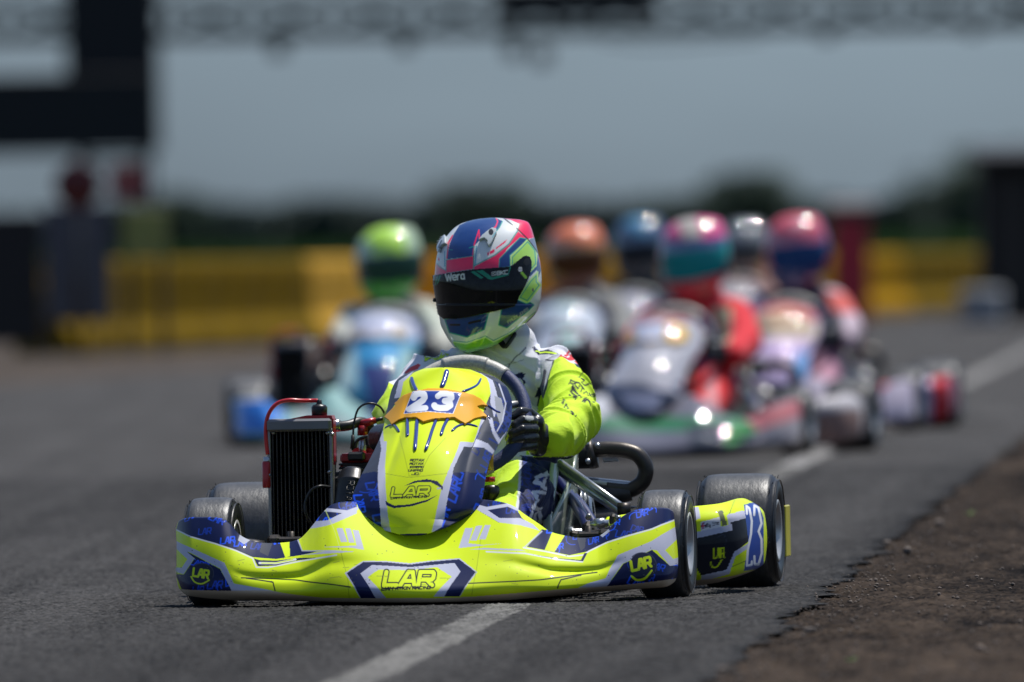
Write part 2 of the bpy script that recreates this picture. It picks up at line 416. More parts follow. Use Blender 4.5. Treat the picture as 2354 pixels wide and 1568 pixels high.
# ================================================================ body shells of a kart
T1 = (390.6, 1091.5, .32214); T2 = (1034.1, 1091.5, .34166); T3 = (942.1, 471.1, .22722)
T4 = (804.3, 792.8, .28573); T5 = (563.0, 884.7, .25653); T6 = (1126.0, 769.8, .30783); T7 = (1436.2, 1034.1, .24176)

# ---- front fairing
_ft = pchip([408, 414, 424, 450, 480, 508, 526, 545, 566, 590, 620, 660, 690, 706, 722, 745, 765, 790, 830, 960, 1070, 1110, 1150, 1175, 1205, 1235, 1265, 1300, 1335, 1372, 1395, 1412, 1434, 1455, 1480, 1510, 1535, 1550, 1555],
            [1215, 1201, 1196, 1193, 1193, 1196, 1208, 1230, 1243, 1250, 1253, 1251, 1243, 1229, 1210, 1181, 1164, 1158, 1157, 1152, 1152, 1153, 1158, 1166, 1187, 1207, 1227, 1236, 1241, 1238, 1225, 1208, 1190, 1179, 1173, 1171, 1173, 1186, 1196])
_fb = pchip([408, 413, 421, 439, 552, 664, 803, 940, 1149, 1240, 1376, 1450, 1526, 1543, 1552, 1555], [1315, 1345, 1357, 1366, 1375, 1376, 1380, 1381, 1376, 1369, 1356, 1350, 1345, 1337, 1324, 1300])
def fair_y(u, T):
    e = (u-982)/573; ae = np.abs(e)
    yf = -.41+.20*ae**2.4
    yf = yf-.030*np.exp(-((ae-.86)/.13)**2)*(1-.5*T)-.055*np.exp(-(e/.30)**2)+.025*np.exp(-((ae-.56)/.14)**2)*(.3+.7*(1-T))
    q = np.clip((ae-(1-36/573))/(36/573), 0, 1)
    yf = yf+.10*(1-np.sqrt(np.maximum(1-q*q, 0)))
    cen = np.exp(-(e/.36)**2); set_back = .10+.25*cen
    y = yf+set_back*np.clip(1-T, 0, 1)**(1.9-.75*cen)
    y = y+.014*np.exp(-((T-.62)/.07)**2)*np.clip((ae-.2)*3, 0, 1)*np.clip((.8-ae)*5, 0, 1)    # pressed crease
    return y+.035*np.clip((T-.86)/.14, 0, 1)**2
def fairing_grid(nu, nt):
    us = 981.5-573.5*np.cos(np.linspace(0, math.pi, nu))*.35-573.5*.65*np.linspace(1, -1, nu)
    Ts = np.linspace(0, 1, nt)
    U, T = np.meshgrid(us, Ts)
    Vv = _ft(U)+(_fb(U)-_ft(U))*T
    Y = fair_y(U, T)
    # rounding over the top lip and under the bottom
    top = [(U[0], Vv[0]+dv, Y[0]+dy) for dv, dy in ((14, .05), (5, .04), (1.0, .022), (-.8, .009))]
    bot = [(U[0], Vv[-1]+dv, Y[-1]+dy) for dv, dy in ((1.0, .012), (0, .05), (-3, .12))]
    U = np.vstack([r[0] for r in top]+[U]+[r[0] for r in bot])
    Vv2 = np.vstack([r[1] for r in top]+[Vv]+[r[1] for r in bot])
    Y2 = np.vstack([r[2] for r in top]+[Y]+[r[2] for r in bot])
    uv = np.stack([U, Vv2], -1).reshape(-1, 2)
    return at(U, Vv2, Y2).reshape(-1, 3), grid_faces(U.shape[0], U.shape[1]), uv
def paint_fairing(p):
    W = LGREY; tri = lambda *a: None
    p.T = T1
    nav = [(55, 395), (80, 300), (370, 290), (500, 410), (560, 460), (700, 480), (850, 440), (910, 430), (950, 550), (1080, 548), (940, 582), (760, 610), (590, 596), (470, 545), (330, 492), (155, 442)]
    p.poly(nav, NAVY)
    p.stroke([(58, 393), (155, 446), (330, 497), (470, 549), (590, 604), (617, 667), (700, 670), (1000, 612), (1190, 578)], 9, WHT)
    p.poly([(598, 604), (628, 660), (760, 656), (900, 622), (1060, 597), (940, 600), (760, 622), (640, 618)], NAVY)
    p.stroke([(640, 638), (760, 640), (900, 612)], 15, WHT); p.stroke([(655, 639), (760, 639), (880, 614)], 8, YEL)
    p.stroke([(905, 445), (950, 550), (1150, 549)], 8, W)
    p.poly([(778, 470), (852, 440), (860, 590), (825, 600)], YEL)
    p.poly([(655, 485), (735, 490), (700, 590), (640, 560)], (.05, .055, .075))
    p.poly([(500, 415), (550, 440), (580, 470), (525, 505), (480, 475)], (.42, .44, .52))
    p.poly([(1040, 300), (1110, 200), (1330, 190), (1330, 250), (1160, 350), (1000, 350)], NAVY)
    p.stroke([(1055, 262), (1110, 256), (1262, 275), (1330, 250)], 24, W)
    p.poly([(940, 402), (990, 342), (1130, 332), (1215, 288), (1330, 240), (1330, 285), (1160, 360), (1100, 376)], W)
    p.stroke([(1105, 230), (1180, 420), (1222, 560)], 4, (.75, .9, .2)); p.stroke([(1222, 560), (1275, 770), (1282, 870)], 4, (.35, .45, .01))
    for P in ([(1190, 390), (1230, 388), (1266, 486), (1220, 488)], [(1250, 392), (1286, 392), (1318, 494), (1277, 494)], [(1302, 402), (1344, 406), (1384, 544), (1290, 528), (1080, 522), (1330, 514)]): p.poly(P, W)
    p.poly([(940, 580), (1160, 545), (1330, 556), (1160, 566)], W)
    p.stroke([(510, 742), (900, 760), (1130, 782), (1290, 804)], 8.5, INK); p.stroke([(545, 746), (738, 775), (754, 828)], 8.5, INK)
    p.poly([(40, 462), (90, 492), (392, 632), (458, 778), (745, 832), (440, 826), (365, 672), (135, 548), (182, 600), (107, 710), (50, 690), (50, 660), (95, 665), (135, 605), (50, 522)], W)
    p.poly([(130, 550), (362, 674), (446, 826), (95, 816), (50, 705), (110, 712), (184, 600)], NAVY)
    p.ell((235, 712), 82, 78, (.012, .016, .04)); p.stroke([(235+84*math.cos(a), 706-70*math.sin(a)) for a in np.linspace(-.4, 2.4, 16)], 6, (.05, .055, .09))
    p.text('LAR', 172, 722, 54, 108, 15, YEL, ang=-10, shear=-.05); p.stroke([(160, 728), (185, 765), (235, 778), (288, 752)], 10, YEL, curve=True)
    # centre badge
    p.poly([(1250, 708), (1378, 622), (1540, 624), (1710, 640), (1860, 622), (2068, 604), (2194, 702), (2066, 862), (1365, 876)], W)
    p.poly([(1264, 708), (1382, 630), (1540, 632), (1710, 650), (1860, 630), (2064, 612), (2182, 702), (2062, 862), (1370, 876)], NAVY)
    p.poly([(1360, 712), (1442, 652), (1720, 668), (2032, 638), (2074, 700), (1955, 864), (1475, 876)], W)
    p.poly([(1412, 738), (1488, 684), (1710, 690), (1905, 668), (2012, 736), (1880, 866), (1550, 876)], YEL)
    p.text('LAR', 1528, 796, 94, 342, 29, YEL, ang=0, shear=.18, outline=(47, INK))
    p.text('LIAM ATKIN RACING', 1512, 826, 16, 345, 7.5, INK, ang=1, shear=.3)
    p.T = T2
    nav = [(515, 492), (612, 375), (690, 385), (760, 415), (840, 405), (930, 425), (1000, 405), (1060, 350), (1110, 280), (1180, 215), (1300, 205), (1490, 205), (1530, 290), (1350, 366), (1200, 410), (1060, 457), (930, 524), (800, 550), (640, 516)]
    p.poly(nav, NAVY)
    p.stroke([(500, 495), (612, 388)], 8, W)
    p.stroke([(490, 498), (640, 524), (800, 558), (900, 548), (932, 524), (1062, 462), (1200, 416), (1350, 371), (1528, 293)], 9, WHT)
    p.stroke([(245, 525), (500, 536), (720, 578), (890, 594), (920, 532)], 9, WHT)
    p.poly([(550, 545), (720, 568), (880, 582), (905, 535), (925, 535), (895, 590), (720, 572)], NAVY); p.poly([(560, 540), (720, 556), (860, 570), (870, 578), (720, 566)], YEL)
    p.poly([(690, 380), (772, 415), (700, 528), (632, 513)], YEL)
    p.poly([(845, 410), (918, 410), (908, 500), (880, 522)], (.05, .055, .075)); p.poly([(1010, 410), (1062, 355), (1084, 385), (1032, 428)], (.42, .44, .52))
    p.poly([(170, 235), (190, 165), (400, 165), (480, 300), (540, 340), (330, 330)], NAVY)
    p.stroke([(175, 216), (250, 236), (390, 212), (450, 240)], 22, W)
    p.poly([(180, 222), (262, 250), (335, 300), (470, 300), (552, 340), (600, 385), (470, 348), (330, 328), (180, 240)], W)
    p.stroke([(215, 400), (180, 640), (145, 800)], 4, (.35, .45, .01))
    for P in ([(106, 368), (158, 365), (126, 470), (225, 480), (382, 467), (60, 502)], [(178, 352), (222, 350), (182, 450), (138, 450)], [(238, 346), (276, 346), (242, 442), (196, 444)]): p.poly(P, W)
    p.poly([(120, 512), (230, 500), (460, 508), (510, 520), (260, 512)], W)
    p.stroke([(125, 738), (600, 712), (800, 690), (990, 665)], 8, INK); p.stroke([(720, 757), (744, 712), (880, 684)], 8, INK)
    p.poly([(860, 752), (1045, 700), (1130, 545), (1350, 450), (1530, 335), (1530, 385), (1440, 455), (1388, 512), (1350, 507), (1162, 602), (1085, 705), (1060, 745)], W)
    p.poly([(1382, 508), (1530, 375), (1535, 420), (1440, 510), (1490, 568), (1535, 552), (1535, 602), (1468, 614)], W)
    p.poly([(1088, 706), (1165, 603), (1352, 508), (1470, 614), (1535, 600), (1535, 692), (1200, 728), (1050, 742)], NAVY)
    p.poly([(1438, 510), (1535, 415), (1535, 556), (1486, 563)], YEL)
    p.ell((1290, 620), 88, 92, (.012, .016, .04)); p.stroke([(1290+92*math.cos(a), 615-88*math.sin(a)) for a in np.linspace(-.4, 2.4, 16)], 6, (.05, .055, .09))
    p.text('LAR', 1222, 648, 62, 128, 18, YEL, ang=14, shear=.1); p.stroke([(1216, 682), (1255, 702), (1310, 690), (1350, 645)], 12, YEL, curve=True)
    # repeated lettering on the dark parts of the wing ends
    for area, n, sd_ in (((408, 1190, 620, 1265), 13, 3), ((410, 1290, 530, 1360), 6, 4), ((705, 1150, 820, 1205), 5, 5), ((1100, 1148, 1230, 1190), 5, 6), ((1230, 1225, 1400, 1270), 6, 8), ((1380, 1165, 1560, 1240), 10, 9), ((1400, 1280, 1560, 1340), 6, 10)):
        p.pattern(area, n, sd_, size=(14, 20), angs=(-25, 25), step=27)
    # stone chips and rubber marks
    rg_ = random.Random(77); p.T = (0, 0, 1)
    for _ in range(150):
        a = rg_.uniform(410, 1550); b_ = 1345-abs(rg_.gauss(0, 55)); p.ell((a, b_), rg_.uniform(.7, 1.6), rg_.uniform(.6, 1.3), (.10, .10, .06))
    for _ in range(26):
        a = rg_.uniform(430, 1530); b_ = rg_.uniform(1290, 1352); l = rg_.uniform(6, 26); p.stroke([(a, b_), (a+l, b_+rg_.uniform(-4, 4))], rg_.uniform(1.2, 2.0), (.35, .42, .04), only=YEL)
    # bare moulding along the bottom edge
    p.T = (0, 0, 1)
    p.poly([(400, 1352), (421, 1353), (550, 1357), (616, 1358), (745, 1371), (803, 1372), (1000, 1373), (1085, 1369), (1290, 1352), (1376, 1346), (1444, 1340), (1546, 1329), (1570, 1326), (1570, 1400), (400, 1400)], (.60, .47, .33))
def build_fairing(parent, nu=1000, nt=230, painter=paint_fairing, base=YEL):
    V, F, uv = fairing_grid(nu, nt)
    p = Painter(uv, base); painter(p)
    o = fast_mesh('front_fairing', V, F, 'paint', parent, p.c)
    s = o.modifiers.new('thickness', 'SOLIDIFY'); s.thickness = .004; s.offset = -1
    return o

# ---- number panel (steering fairing)
_nl = pchip([849.5, 851, 855, 862, 875, 895, 950, 1000, 1060, 1110, 1150, 1166, 1185, 1200, 1212, 1221, 1228, 1231.5],
            [1010, 985, 958, 938, 917, 905, 892, 880, 852, 826, 812, 811, 817, 833, 858, 889, 915, 930])
_nr = pchip([849.5, 851, 855, 862, 875, 895, 930, 965, 990, 1010, 1060, 1095, 1140, 1172, 1188, 1207, 1218, 1225, 1229.5, 1231.5],
            [1030, 1050, 1085, 1112, 1142, 1162, 1173, 1172, 1163, 1150, 1122, 1113, 1106, 1093, 1073, 1038, 1012, 990, 975, 962])
_ny = pchip([849, 862, 900, 950, 1000, 1050, 1100, 1150, 1200, 1235], [.15, .135, .085, .015, -.075, -.155, -.215, -.255, -.283, -.297])
def num_y(u, v):
    l, r = _nl(v), _nr(v); c = 1015-(v-850)*.12
    e = np.where(u < c, (u-c)/np.maximum(c-l, 115*np.clip((v-1150)/60, .01, 1)), (u-c)/np.maximum(r-c, 115*np.clip((v-1150)/60, .01, 1))); ae = np.abs(np.clip(e, -1.15, 1.15))
    bow = .15-.07*np.clip((v-1000)/170, 0, 1); y = _ny(v)+bow*ae**2.6
    rid = np.exp(-((v-1010)/70)**2)
    y = y-.022*rid*np.exp(-(((u-970)/75))**2)                                  # raised beak below the number
    y = y+.010*np.exp(-((ae-.62)/.07)**2)*np.exp(-((v-1010)/110)**2)
    y = y-.012*np.exp(-((v-905)/16)**2)*np.clip(1-ae, 0, 1)
    return y
def num_surf(u, v): return at(u, v, num_y(np.asarray(u, float), np.asarray(v, float)))
def num_grid(nv, nu):
    vs = 1040.5-191*np.cos(np.linspace(0, math.pi, nv))*.35-191*.65*np.linspace(1, -1, nv)
    E = np.linspace(-1, 1, nu)
    V, EE = np.meshgrid(vs, E, indexing='ij')
    l, r = _nl(V), _nr(V); U = l+(r-l)*(EE+1)/2
    Y = num_y(U, V)
    return at(U, V, Y).reshape(-1, 3), grid_faces(nv, nu), np.stack([U, V], -1).reshape(-1, 2)
def paint_number_panel(p):
    W = LGREY; p.T = T4
    yel = [(518, 238), (640, 190), (765, 185), (905, 190), (1050, 250), (1095, 280), (1112, 330), (1122, 400), (1085, 500), (1040, 620), (985, 790), (880, 790), (860, 850), (780, 1040), (738, 1150), (655, 1520), (345, 1530), (308, 1350), (295, 1150), (288, 1000), (308, 790), (283, 785), (278, 700), (290, 620), (420, 420), (440, 310)]
    p.poly([(60, 1060), (200, 1032), (480, 1076), (900, 1032), (1060, 1040), (1180, 880), (1320, 600), (1300, 400), (1100, 200), (440, 200), (330, 420), (260, 600), (200, 760)], (.05, .055, .075))
    p.poly([(345, 1520), (268, 1500), (232, 1150), (235, 1000), (262, 850), (250, 760), (275, 700), (310, 790), (290, 1000), (297, 1150)], W)
    p.poly([(370, 440), (405, 300), (520, 225), (445, 320), (425, 430)], W)
    p.poly([(652, 1520), (735, 1470), (800, 1150), (828, 1000), (908, 830), (972, 830), (1045, 660), (1105, 588), (1035, 588), (980, 790), (878, 790), (858, 850), (778, 1040), (735, 1150)], W)
    p.poly([(1040, 240), (1140, 300), (1165, 380), (1185, 480), (1150, 600), (1120, 480), (1120, 400), (1112, 330)], W)
    p.poly([(1105, 600), (1135, 720), (1185, 815), (1262, 740), (1240, 700), (1192, 762), (1150, 690), (1135, 600)], W)
    p.poly([(1005, 768), (1095, 800), (1170, 880), (1150, 894), (1060, 832), (985, 835), (970, 870)], W)
    p.poly([(1150, 420), (1205, 440), (1235, 560), (1195, 650), (1165, 560)], (.32, .33, .36)); p.stroke([(1190, 330), (1240, 480), (1215, 620), (1170, 700)], 10, W)
    p.poly(yel, YEL)
    p.stroke([(410, 745), (445, 900), (480, 1062)], 5, (.4, .5, .01)); p.stroke([(765, 762), (640, 900), (560, 1060), (480, 1066)], 5, (.4, .5, .01))
    p.pattern((815, 1095, 880, 1230), 14, 21, size=(18, 26), angs=(-86, -70), step=32)
    p.pattern((1010, 1040, 1115, 1235), 16, 22, size=(20, 28), angs=(62, 78), step=34)
    p.pattern((1050, 960, 1180, 1080), 14, 24, only=(.05, .055, .075), col=(.02, .05, .3), size=(14, 24), angs=(62, 78), step=24)
    for c_ in [(.05, .055, .075)]:
        p.poly([(1150, 300), (1330, 400), (1320, 640), (1200, 700), (1250, 520), (1200, 380)], NAVY, only=c_)
    p.stroke([(60, 1058), (200, 1032), (480, 1078), (900, 1032), (1060, 1038)], 4, (.3, .38, .02), only=YEL)
    # team logo
    p.text('LAR', 342, 1226, 62, 285, 18, YEL, ang=2, shear=.25, outline=(33, INK))
    p.text('LIAM ATKIN RACING', 334, 1250, 14, 285, 6.5, INK, ang=3, shear=.3)
    p.poly([(440, 1145), (520, 1105), (620, 1090), (700, 1105), (745, 1150), (742, 1185), (715, 1150), (650, 1115), (560, 1112)], NAVY)
    p.poly([(292, 1260), (300, 1300), (360, 1322), (500, 1306), (620, 1270), (712, 1212), (620, 1255), (480, 1292), (360, 1300), (318, 1280)], NAVY)
    p.stroke([(705, 1165), (725, 1162)], 14, W)
    for k, (t_, x, w_) in enumerate((('ROTAX', 490, 105), ('ROTAX', 486, 104), ('INTREPID', 486, 104), ('UNIPRO', 476, 108), ('JD', 500, 52))):
        p.text(t_, x, 948+k*27, 16, w_, 7, INK, ang=0)
def build_number_panel(parent, nv=300, nu=230, painter=paint_number_panel, base=NAVY, hero=True):
    V, F, uv = num_grid(nv, nu)
    p = Painter(uv, base); painter(p)
    o = fast_mesh('number_panel', V, F[:, ::-1], 'paint', parent, p.c)
    s = o.modifiers.new('thickness', 'SOLIDIFY'); s.thickness = .005; s.offset = 1
    return o
BAND = [(284, 577), (330, 530), (375, 487), (368, 470), (432, 408), (520, 373), (640, 348), (760, 348), (880, 368), (1000, 398), (1060, 430), (1118, 487), (1075, 480), (1030, 492), (1075, 530), (1118, 577), (1082, 572), (1010, 590), (940, 630), (900, 608), (850, 578), (760, 586), (680, 592), (600, 614), (560, 590), (540, 580), (450, 582), (400, 600), (345, 638), (318, 600)]
def band_pts(): return [(a*T4[2]+T4[0], b*T4[2]+T4[1]) for a, b in BAND]
def paint_band(p):
    p.T = T4
    p.poly([(442, 554), (514, 372), (640, 366), (760, 367), (909, 386), (842, 554), (640, 536)], (.72, .73, .78))
    p.poly([(448, 549), (519, 378), (640, 371), (760, 373), (901, 391), (837, 549), (640, 531)], (.012, .045, .30))
    w = (.80, .81, .84)
    p.stroke([(524, 424), (540, 398), (572, 390), (606, 396), (612, 420), (596, 446), (555, 474), (518, 498), (492, 516)], 50, w)
    p.stroke([(484, 517), (618, 506)], 46, w)
    p.stroke([(718, 412), (742, 394), (785, 391), (826, 402), (828, 426), (802, 443), (775, 448)], 46, w); p.stroke([(775, 450), (812, 460), (818, 485), (788, 505), (735, 508), (700, 500), (690, 486)], 50, w)
def build_band(parent, painter=paint_band, base=ORG, step=1.0, off=.013):
    return patch('number_plate', num_surf, band_pts(), step, off, 'paint', parent, .006, painter, base, push=(0, -.026, 0))
VENTS = [([(500, 262), (515, 315), (545, 378)], 20), ([(785, 205), (768, 275), (742, 345)], 26), ([(1062, 260), (1030, 320), (975, 352), (905, 378)], 13), ([(468, 588), (470, 660), (470, 735)], 17),
         ([(545, 598), (540, 700), (528, 848)], 19), ([(700, 598), (665, 690), (640, 770), (612, 848)], 17), ([(798, 588), (760, 655), (735, 730)], 17), ([(288, 668), (335, 645), (370, 652), (402, 700)], 12),
         ([(822, 695), (870, 655), (940, 638), (1030, 658)], 13), ([(1112, 484), (1150, 515), (1180, 535), (1212, 545)], 13), ([(1108, 565), (1132, 600)], 9)]
def build_vents(parent):
    for pts, w in VENTS:
        P = smoothpts([(a*T4[2]+T4[0], b*T4[2]+T4[1], 0) for a, b in pts], 6)
        Q = []
        for q in P: Q.append(Vector(num_surf(q.x, q.y).tolist())+Vector((0, -.012, .0)))
        k = len(Q); r = [w*1.75*T4[2]/973/2*(.5 if i in (0, k-1) else .85 if i in (1, k-2) else 1.0) for i in range(k)]
        Bag().tube(Q, r, 10).obj('air_vent', 'bluevent', parent)

# ---- side pods: front face wraps round into the outer side
def build_pod(parent, side, painter=None, base=YEL, nt=260, nw=120):
    path = smoothpts([(.36, .24, 0), (.48, .215, 0), (.58, .22, 0), (.645, .245, 0), (.680, .30, 0), (.696, .42, 0), (.700, .54, 0), (.692, .64, 0), (.65, .715, 0), (.60, .73, 0)], 60)
    L = [0]
    for a, b in zip(path[:-1], path[1:]): L.append(L[-1]+(b-a).length)
    L = np.array(L)/L[-1]; px = np.array([p.x for p in path]); py = np.array([p.y for p in path])
    t = np.linspace(0, 1, nt); w = np.linspace(0, 1, nw)
    x = np.interp(t, L, px); y = np.interp(t, L, py)
    tx = np.gradient(x); ty = np.gradient(y); n = np.hypot(tx, ty); nx, ny = ty/n, -tx/n
    if side < 0: x = x*.90
    zt = (1 if side > 0 else .55)*pchip([0, .15, .35, .6, .85, 1], [.19, .205, .216, .226, .218, .19])(t)
    zb = pchip([0, .1, .25, .5, 1], [.04, .022, .026, .04, .05])(t)
    TT, WW = np.meshgrid(t, w, indexing='ij')
    # profile: lean and belly
    off = -.035*np.clip((.2-WW)/.2, 0, 1)**2 - .04*np.clip((WW-.84)/.16, 0, 1)**2 + .012*np.sin(WW*math.pi)
    X = x[:, None]+nx[:, None]*off; Y = y[:, None]+ny[:, None]*off
    Z = zt[:, None]+(zb-zt)[:, None]*WW
    V = np.stack([X*side, Y, Z], -1).reshape(-1, 3); F = grid_faces(nt, nw)
    uv = sheet(np.stack([X, Y, Z], -1)).reshape(-1, 2)
    p = Painter(uv, base); p.tw = np.stack([TT.ravel(), WW.ravel()], -1)
    if painter: painter(p)
    o = fast_mesh('side_pod', V, F if side < 0 else F[:, ::-1], 'paint', parent, p.c)
    s = o.modifiers.new('thickness', 'SOLIDIFY'); s.thickness = .004; s.offset = 0
    return o
def paint_pod(p):
    W = LGREY; p.T = T7; B = (.012, .013, .02)
    p.poly([(640, 850), (1010, 760), (980, 690), (1180, 640), (1180, 860), (1030, 980), (960, 1150), (720, 1190), (660, 1100)], B)
    p.poly([(640, 790), (980, 715), (965, 620), (1180, 570), (1180, 640), (1000, 690), (1020, 765), (640, 850)], W)
    p.poly([(600, 560), (700, 545), (720, 650), (610, 700)], W)
    p.poly([(712, 690), (900, 640), (905, 735), (715, 775)], (.7, .7, .7)); p.poly([(718, 700), (760, 690), (764, 745), (722, 755)], (.03, .04, .25))
    p.stroke([(720, 702), (763, 748)], 7, (.7, .7, .7)); p.stroke([(763, 692), (722, 752)], 7, (.7, .7, .7)); p.stroke([(741, 695), (743, 750)], 8, (.6, .02, .03)); p.stroke([(719, 728), (764, 720)], 8, (.6, .02, .03))
    p.text('nley Jones', 768, 736, 32, 128, 6, INK, ang=12, shear=.05)
    p.poly([(875, 590), (925, 580), (970, 715), (925, 725)], (.12, .14, .06)); p.stroke([(1040, 480), (990, 610)], 5, (.1, .12, .05))
    p.poly([(720, 1190), (960, 1140), (1035, 965), (1180, 880), (1180, 940), (1040, 1020), (985, 1175), (730, 1245)], W)
    p.poly([(730, 1245), (985, 1175), (1045, 1010), (1180, 925), (1300, 1100), (1300, 1200), (740, 1300)], YEL)
    p.stroke([(1010, 1110), (1150, 1050)], 5, INK)
    p.text('LAR', 836, 1030, 92, 104, 13, YEL, ang=4, shear=.08, gap=.45); p.stroke([(818, 1065), (825, 1110), (870, 1110), (915, 1045)], 12, YEL, curve=True)
    p.stroke([(880, 830), (930, 805), (955, 850), (950, 900)], 7, (.03, .035, .06), curve=True)
    p.poly([(1125, 525), (1262, 495), (1275, 560), (1310, 650), (1310, 1100), (1275, 1125), (1125, 1145), (1165, 860)], (.015, .06, .32))
    w = (.74, .75, .78)
    p.stroke([(1152, 610), (1150, 540), (1176, 560), (1198, 680), (1190, 800), (1160, 950), (1150, 1100), (1196, 1090), (1198, 1060)], 21, w)
    p.stroke([(1220, 620), (1225, 535), (1262, 555), (1290, 700), (1262, 775), (1290, 850), (1292, 980), (1262, 1085), (1225, 1085), (1222, 1010)], 21, w)
    p.T = (0, 0, 1)
    k = p.tw[:, 1] > .93
    p.c[k] = (.55, .42, .30)
# ================================================================ mechanical parts
def build_wheel(parent, x, y, R0, hw, side, rim_r=.066, scuff=(.060, .059, .058)):
    w = bpy.data.objects.new('wheel', None); w.empty_display_size = .05; link(w, parent); w.location = (x, y, R0)
    prof = [(-hw*.86, rim_r+.004), (-hw*.97, rim_r+.012), (-hw*1.03, rim_r+(R0-rim_r)*.45), (-hw*1.0, rim_r+(R0-rim_r)*.72), (-hw*.93, R0-.014), (-hw*.84, R0-.0055), (-hw*.74, R0-.002), (-hw*.5, R0), (0, R0+.0005)]
    prof = prof+[(-a, r) for a, r in prof[-2::-1]]
    P = smoothpts([(a, r, 0) for a, r in prof], 6); n = 128
    V = []; C = []
    rg = np.random.RandomState(int(abs(x*1000+y*100)))
    for p in P:
        for j in range(n):
            q = 2*math.pi*j/n; e = 1+.0
            r = p.y
            V.append((p.x, math.cos(q)*r, math.sin(q)*r))
            k = 1 if abs(p.x) < hw*.80 else 0
            C.append(scuff if k else (.011, .011, .012))
    V = np.array(V); V[:, 1:] *= 1+rg.uniform(-.0012, .0012, (len(V), 1))
    fast_mesh('tyre', V, grid_faces(len(P), n, True), 'tyre', w, np.array(C))
    sw = Bag()
    for s_ in (-1, 1):
        for rr_ in (.52, .78): sw.lathe([(s_*hw*1.005, rim_r+(R0-rim_r)*rr_-.0012), (s_*hw*1.035, rim_r+(R0-rim_r)*rr_), (s_*hw*1.005, rim_r+(R0-rim_r)*rr_+.0012)], (0, 0, 0), (1, 0, 0), 64)
    sw.obj('sidewall_ring', 'burnt', w)['kind'] = 'stuff'
    # rubber pick-up: small torn crumbs on the shoulders
    b = Bag()
    for _ in range(70):
        q = rg.uniform(0, 6.283); s = rg.choice([-1, 1]); r = R0-.004-rg.uniform(0, .006)
        c = Vector((s*hw*rg.uniform(.84, .94), math.cos(q)*r, math.sin(q)*r)); d = Vector((rg.uniform(-.4, .4), math.cos(q), math.sin(q)))
        l = rg.uniform(.002, .008); side_ = Vector((rg.uniform(-1, 1), rg.uniform(-1, 1), rg.uniform(-1, 1)))*.3
        b.tube([c, c+d*l*.6, c+(d+side_)*l], [.0012, .001, .0004], 4)
    b.obj('rubber_crumbs', 'rubber', w)['kind'] = 'stuff'
    # rim: lathed dish with hub, lip proud of the bead
    o = side
    rim = Bag()
    rp = [(-hw*.97, rim_r+.002), (-hw*.97, rim_r+.010), (-hw*.90, rim_r+.004), (-hw*.8, rim_r-.006), (hw*.8, rim_r-.006), (hw*.90, rim_r+.004), (hw*.97, rim_r+.010), (hw*.99, rim_r+.006), (hw*.97, rim_r-.004), (hw*.5, rim_r-.018), (hw*.2, rim_r-.024), (hw*.16, .026), (hw*.22, .022), (hw*.22, 0.001)]
    rim.lathe([(a*o, r) for a, r in rp], (0, 0, 0), (1, 0, 0), 48)
    rim.obj('rim', 'silver', w)
    nut = Bag()
    for k in range(3):
        q = k*2.094+.4
        nut.lathe([(hw*.2*o, .006), (hw*.34*o, .006), (hw*.36*o, .0035), (hw*.36*o, .0005)], (0, math.cos(q)*.03, math.sin(q)*.03), (1, 0, 0), 6)
    nut.lathe([(hw*.2*o, .016), (hw*.5*o, .016), (hw*.55*o, .010), (hw*.55*o, .0005)], (0, 0, 0), (1, 0, 0), 14)
    nut.obj('hub', 'alloy', w)
    return w

def build_steering_wheel(parent):
    s = bpy.data.objects.new('steering_wheel', None); s.empty_display_size = .05; link(s, parent)
    c = A(1062, 962, .34); s.location = c
    Rm = Matrix.Rotation(R(-33), 3, 'X')       # plane tilted: top edge nearer the nose
    def pt(a, rx=.152, rz=.155): return Rm @ Vector((rx*math.cos(a), 0, rz*math.sin(a)))
    def arc(a0, a1, n): return [pt(a0+(a1-a0)*i/(n-1)) for i in range(n)]
    r0 = .0165
    Bag().tube([pt(a) for a in np.linspace(0, 2*math.pi, 73)[:-1]], r0, 16, closed=True).obj('rim', 'navy', s)
    for a0, a1 in ((R(50), R(128)), (R(-78), R(-60)), (R(-120), R(-102))):
        P = arc(a0, a1, 30)
        Bag().tube(P, [r0+.0022]*30, 20).obj('grip', 'grip', s)
    lbl = Bag().tube([p+Vector((0, -.004, .003)) for p in arc(R(70), R(110), 20)], [.0185]*20, 16)
    lbl.obj('grip_badge', 'grip', s)
    sp = Bag()
    for a in (R(15), R(165), R(-90)):
        P = [pt(a)*k for k in (.98, .7, .35, .05)]
        P = [p+Rm @ Vector((0, -.03*(1-k), 0)) for p, k in zip(P, (.98, .7, .35, .05))]
        sp.tube(P, [.009, .010, .012, .014], 10)
    sp.obj('spoke', 'alloy', s)
    Bag().lathe([(-.05, .001), (-.05, .028), (-.01, .032), (0, .028), (0, .001)], (0, 0, 0), Rm @ Vector((0, 1, 0)), 24).obj('hub', 'black', s)
    return s, c, Rm

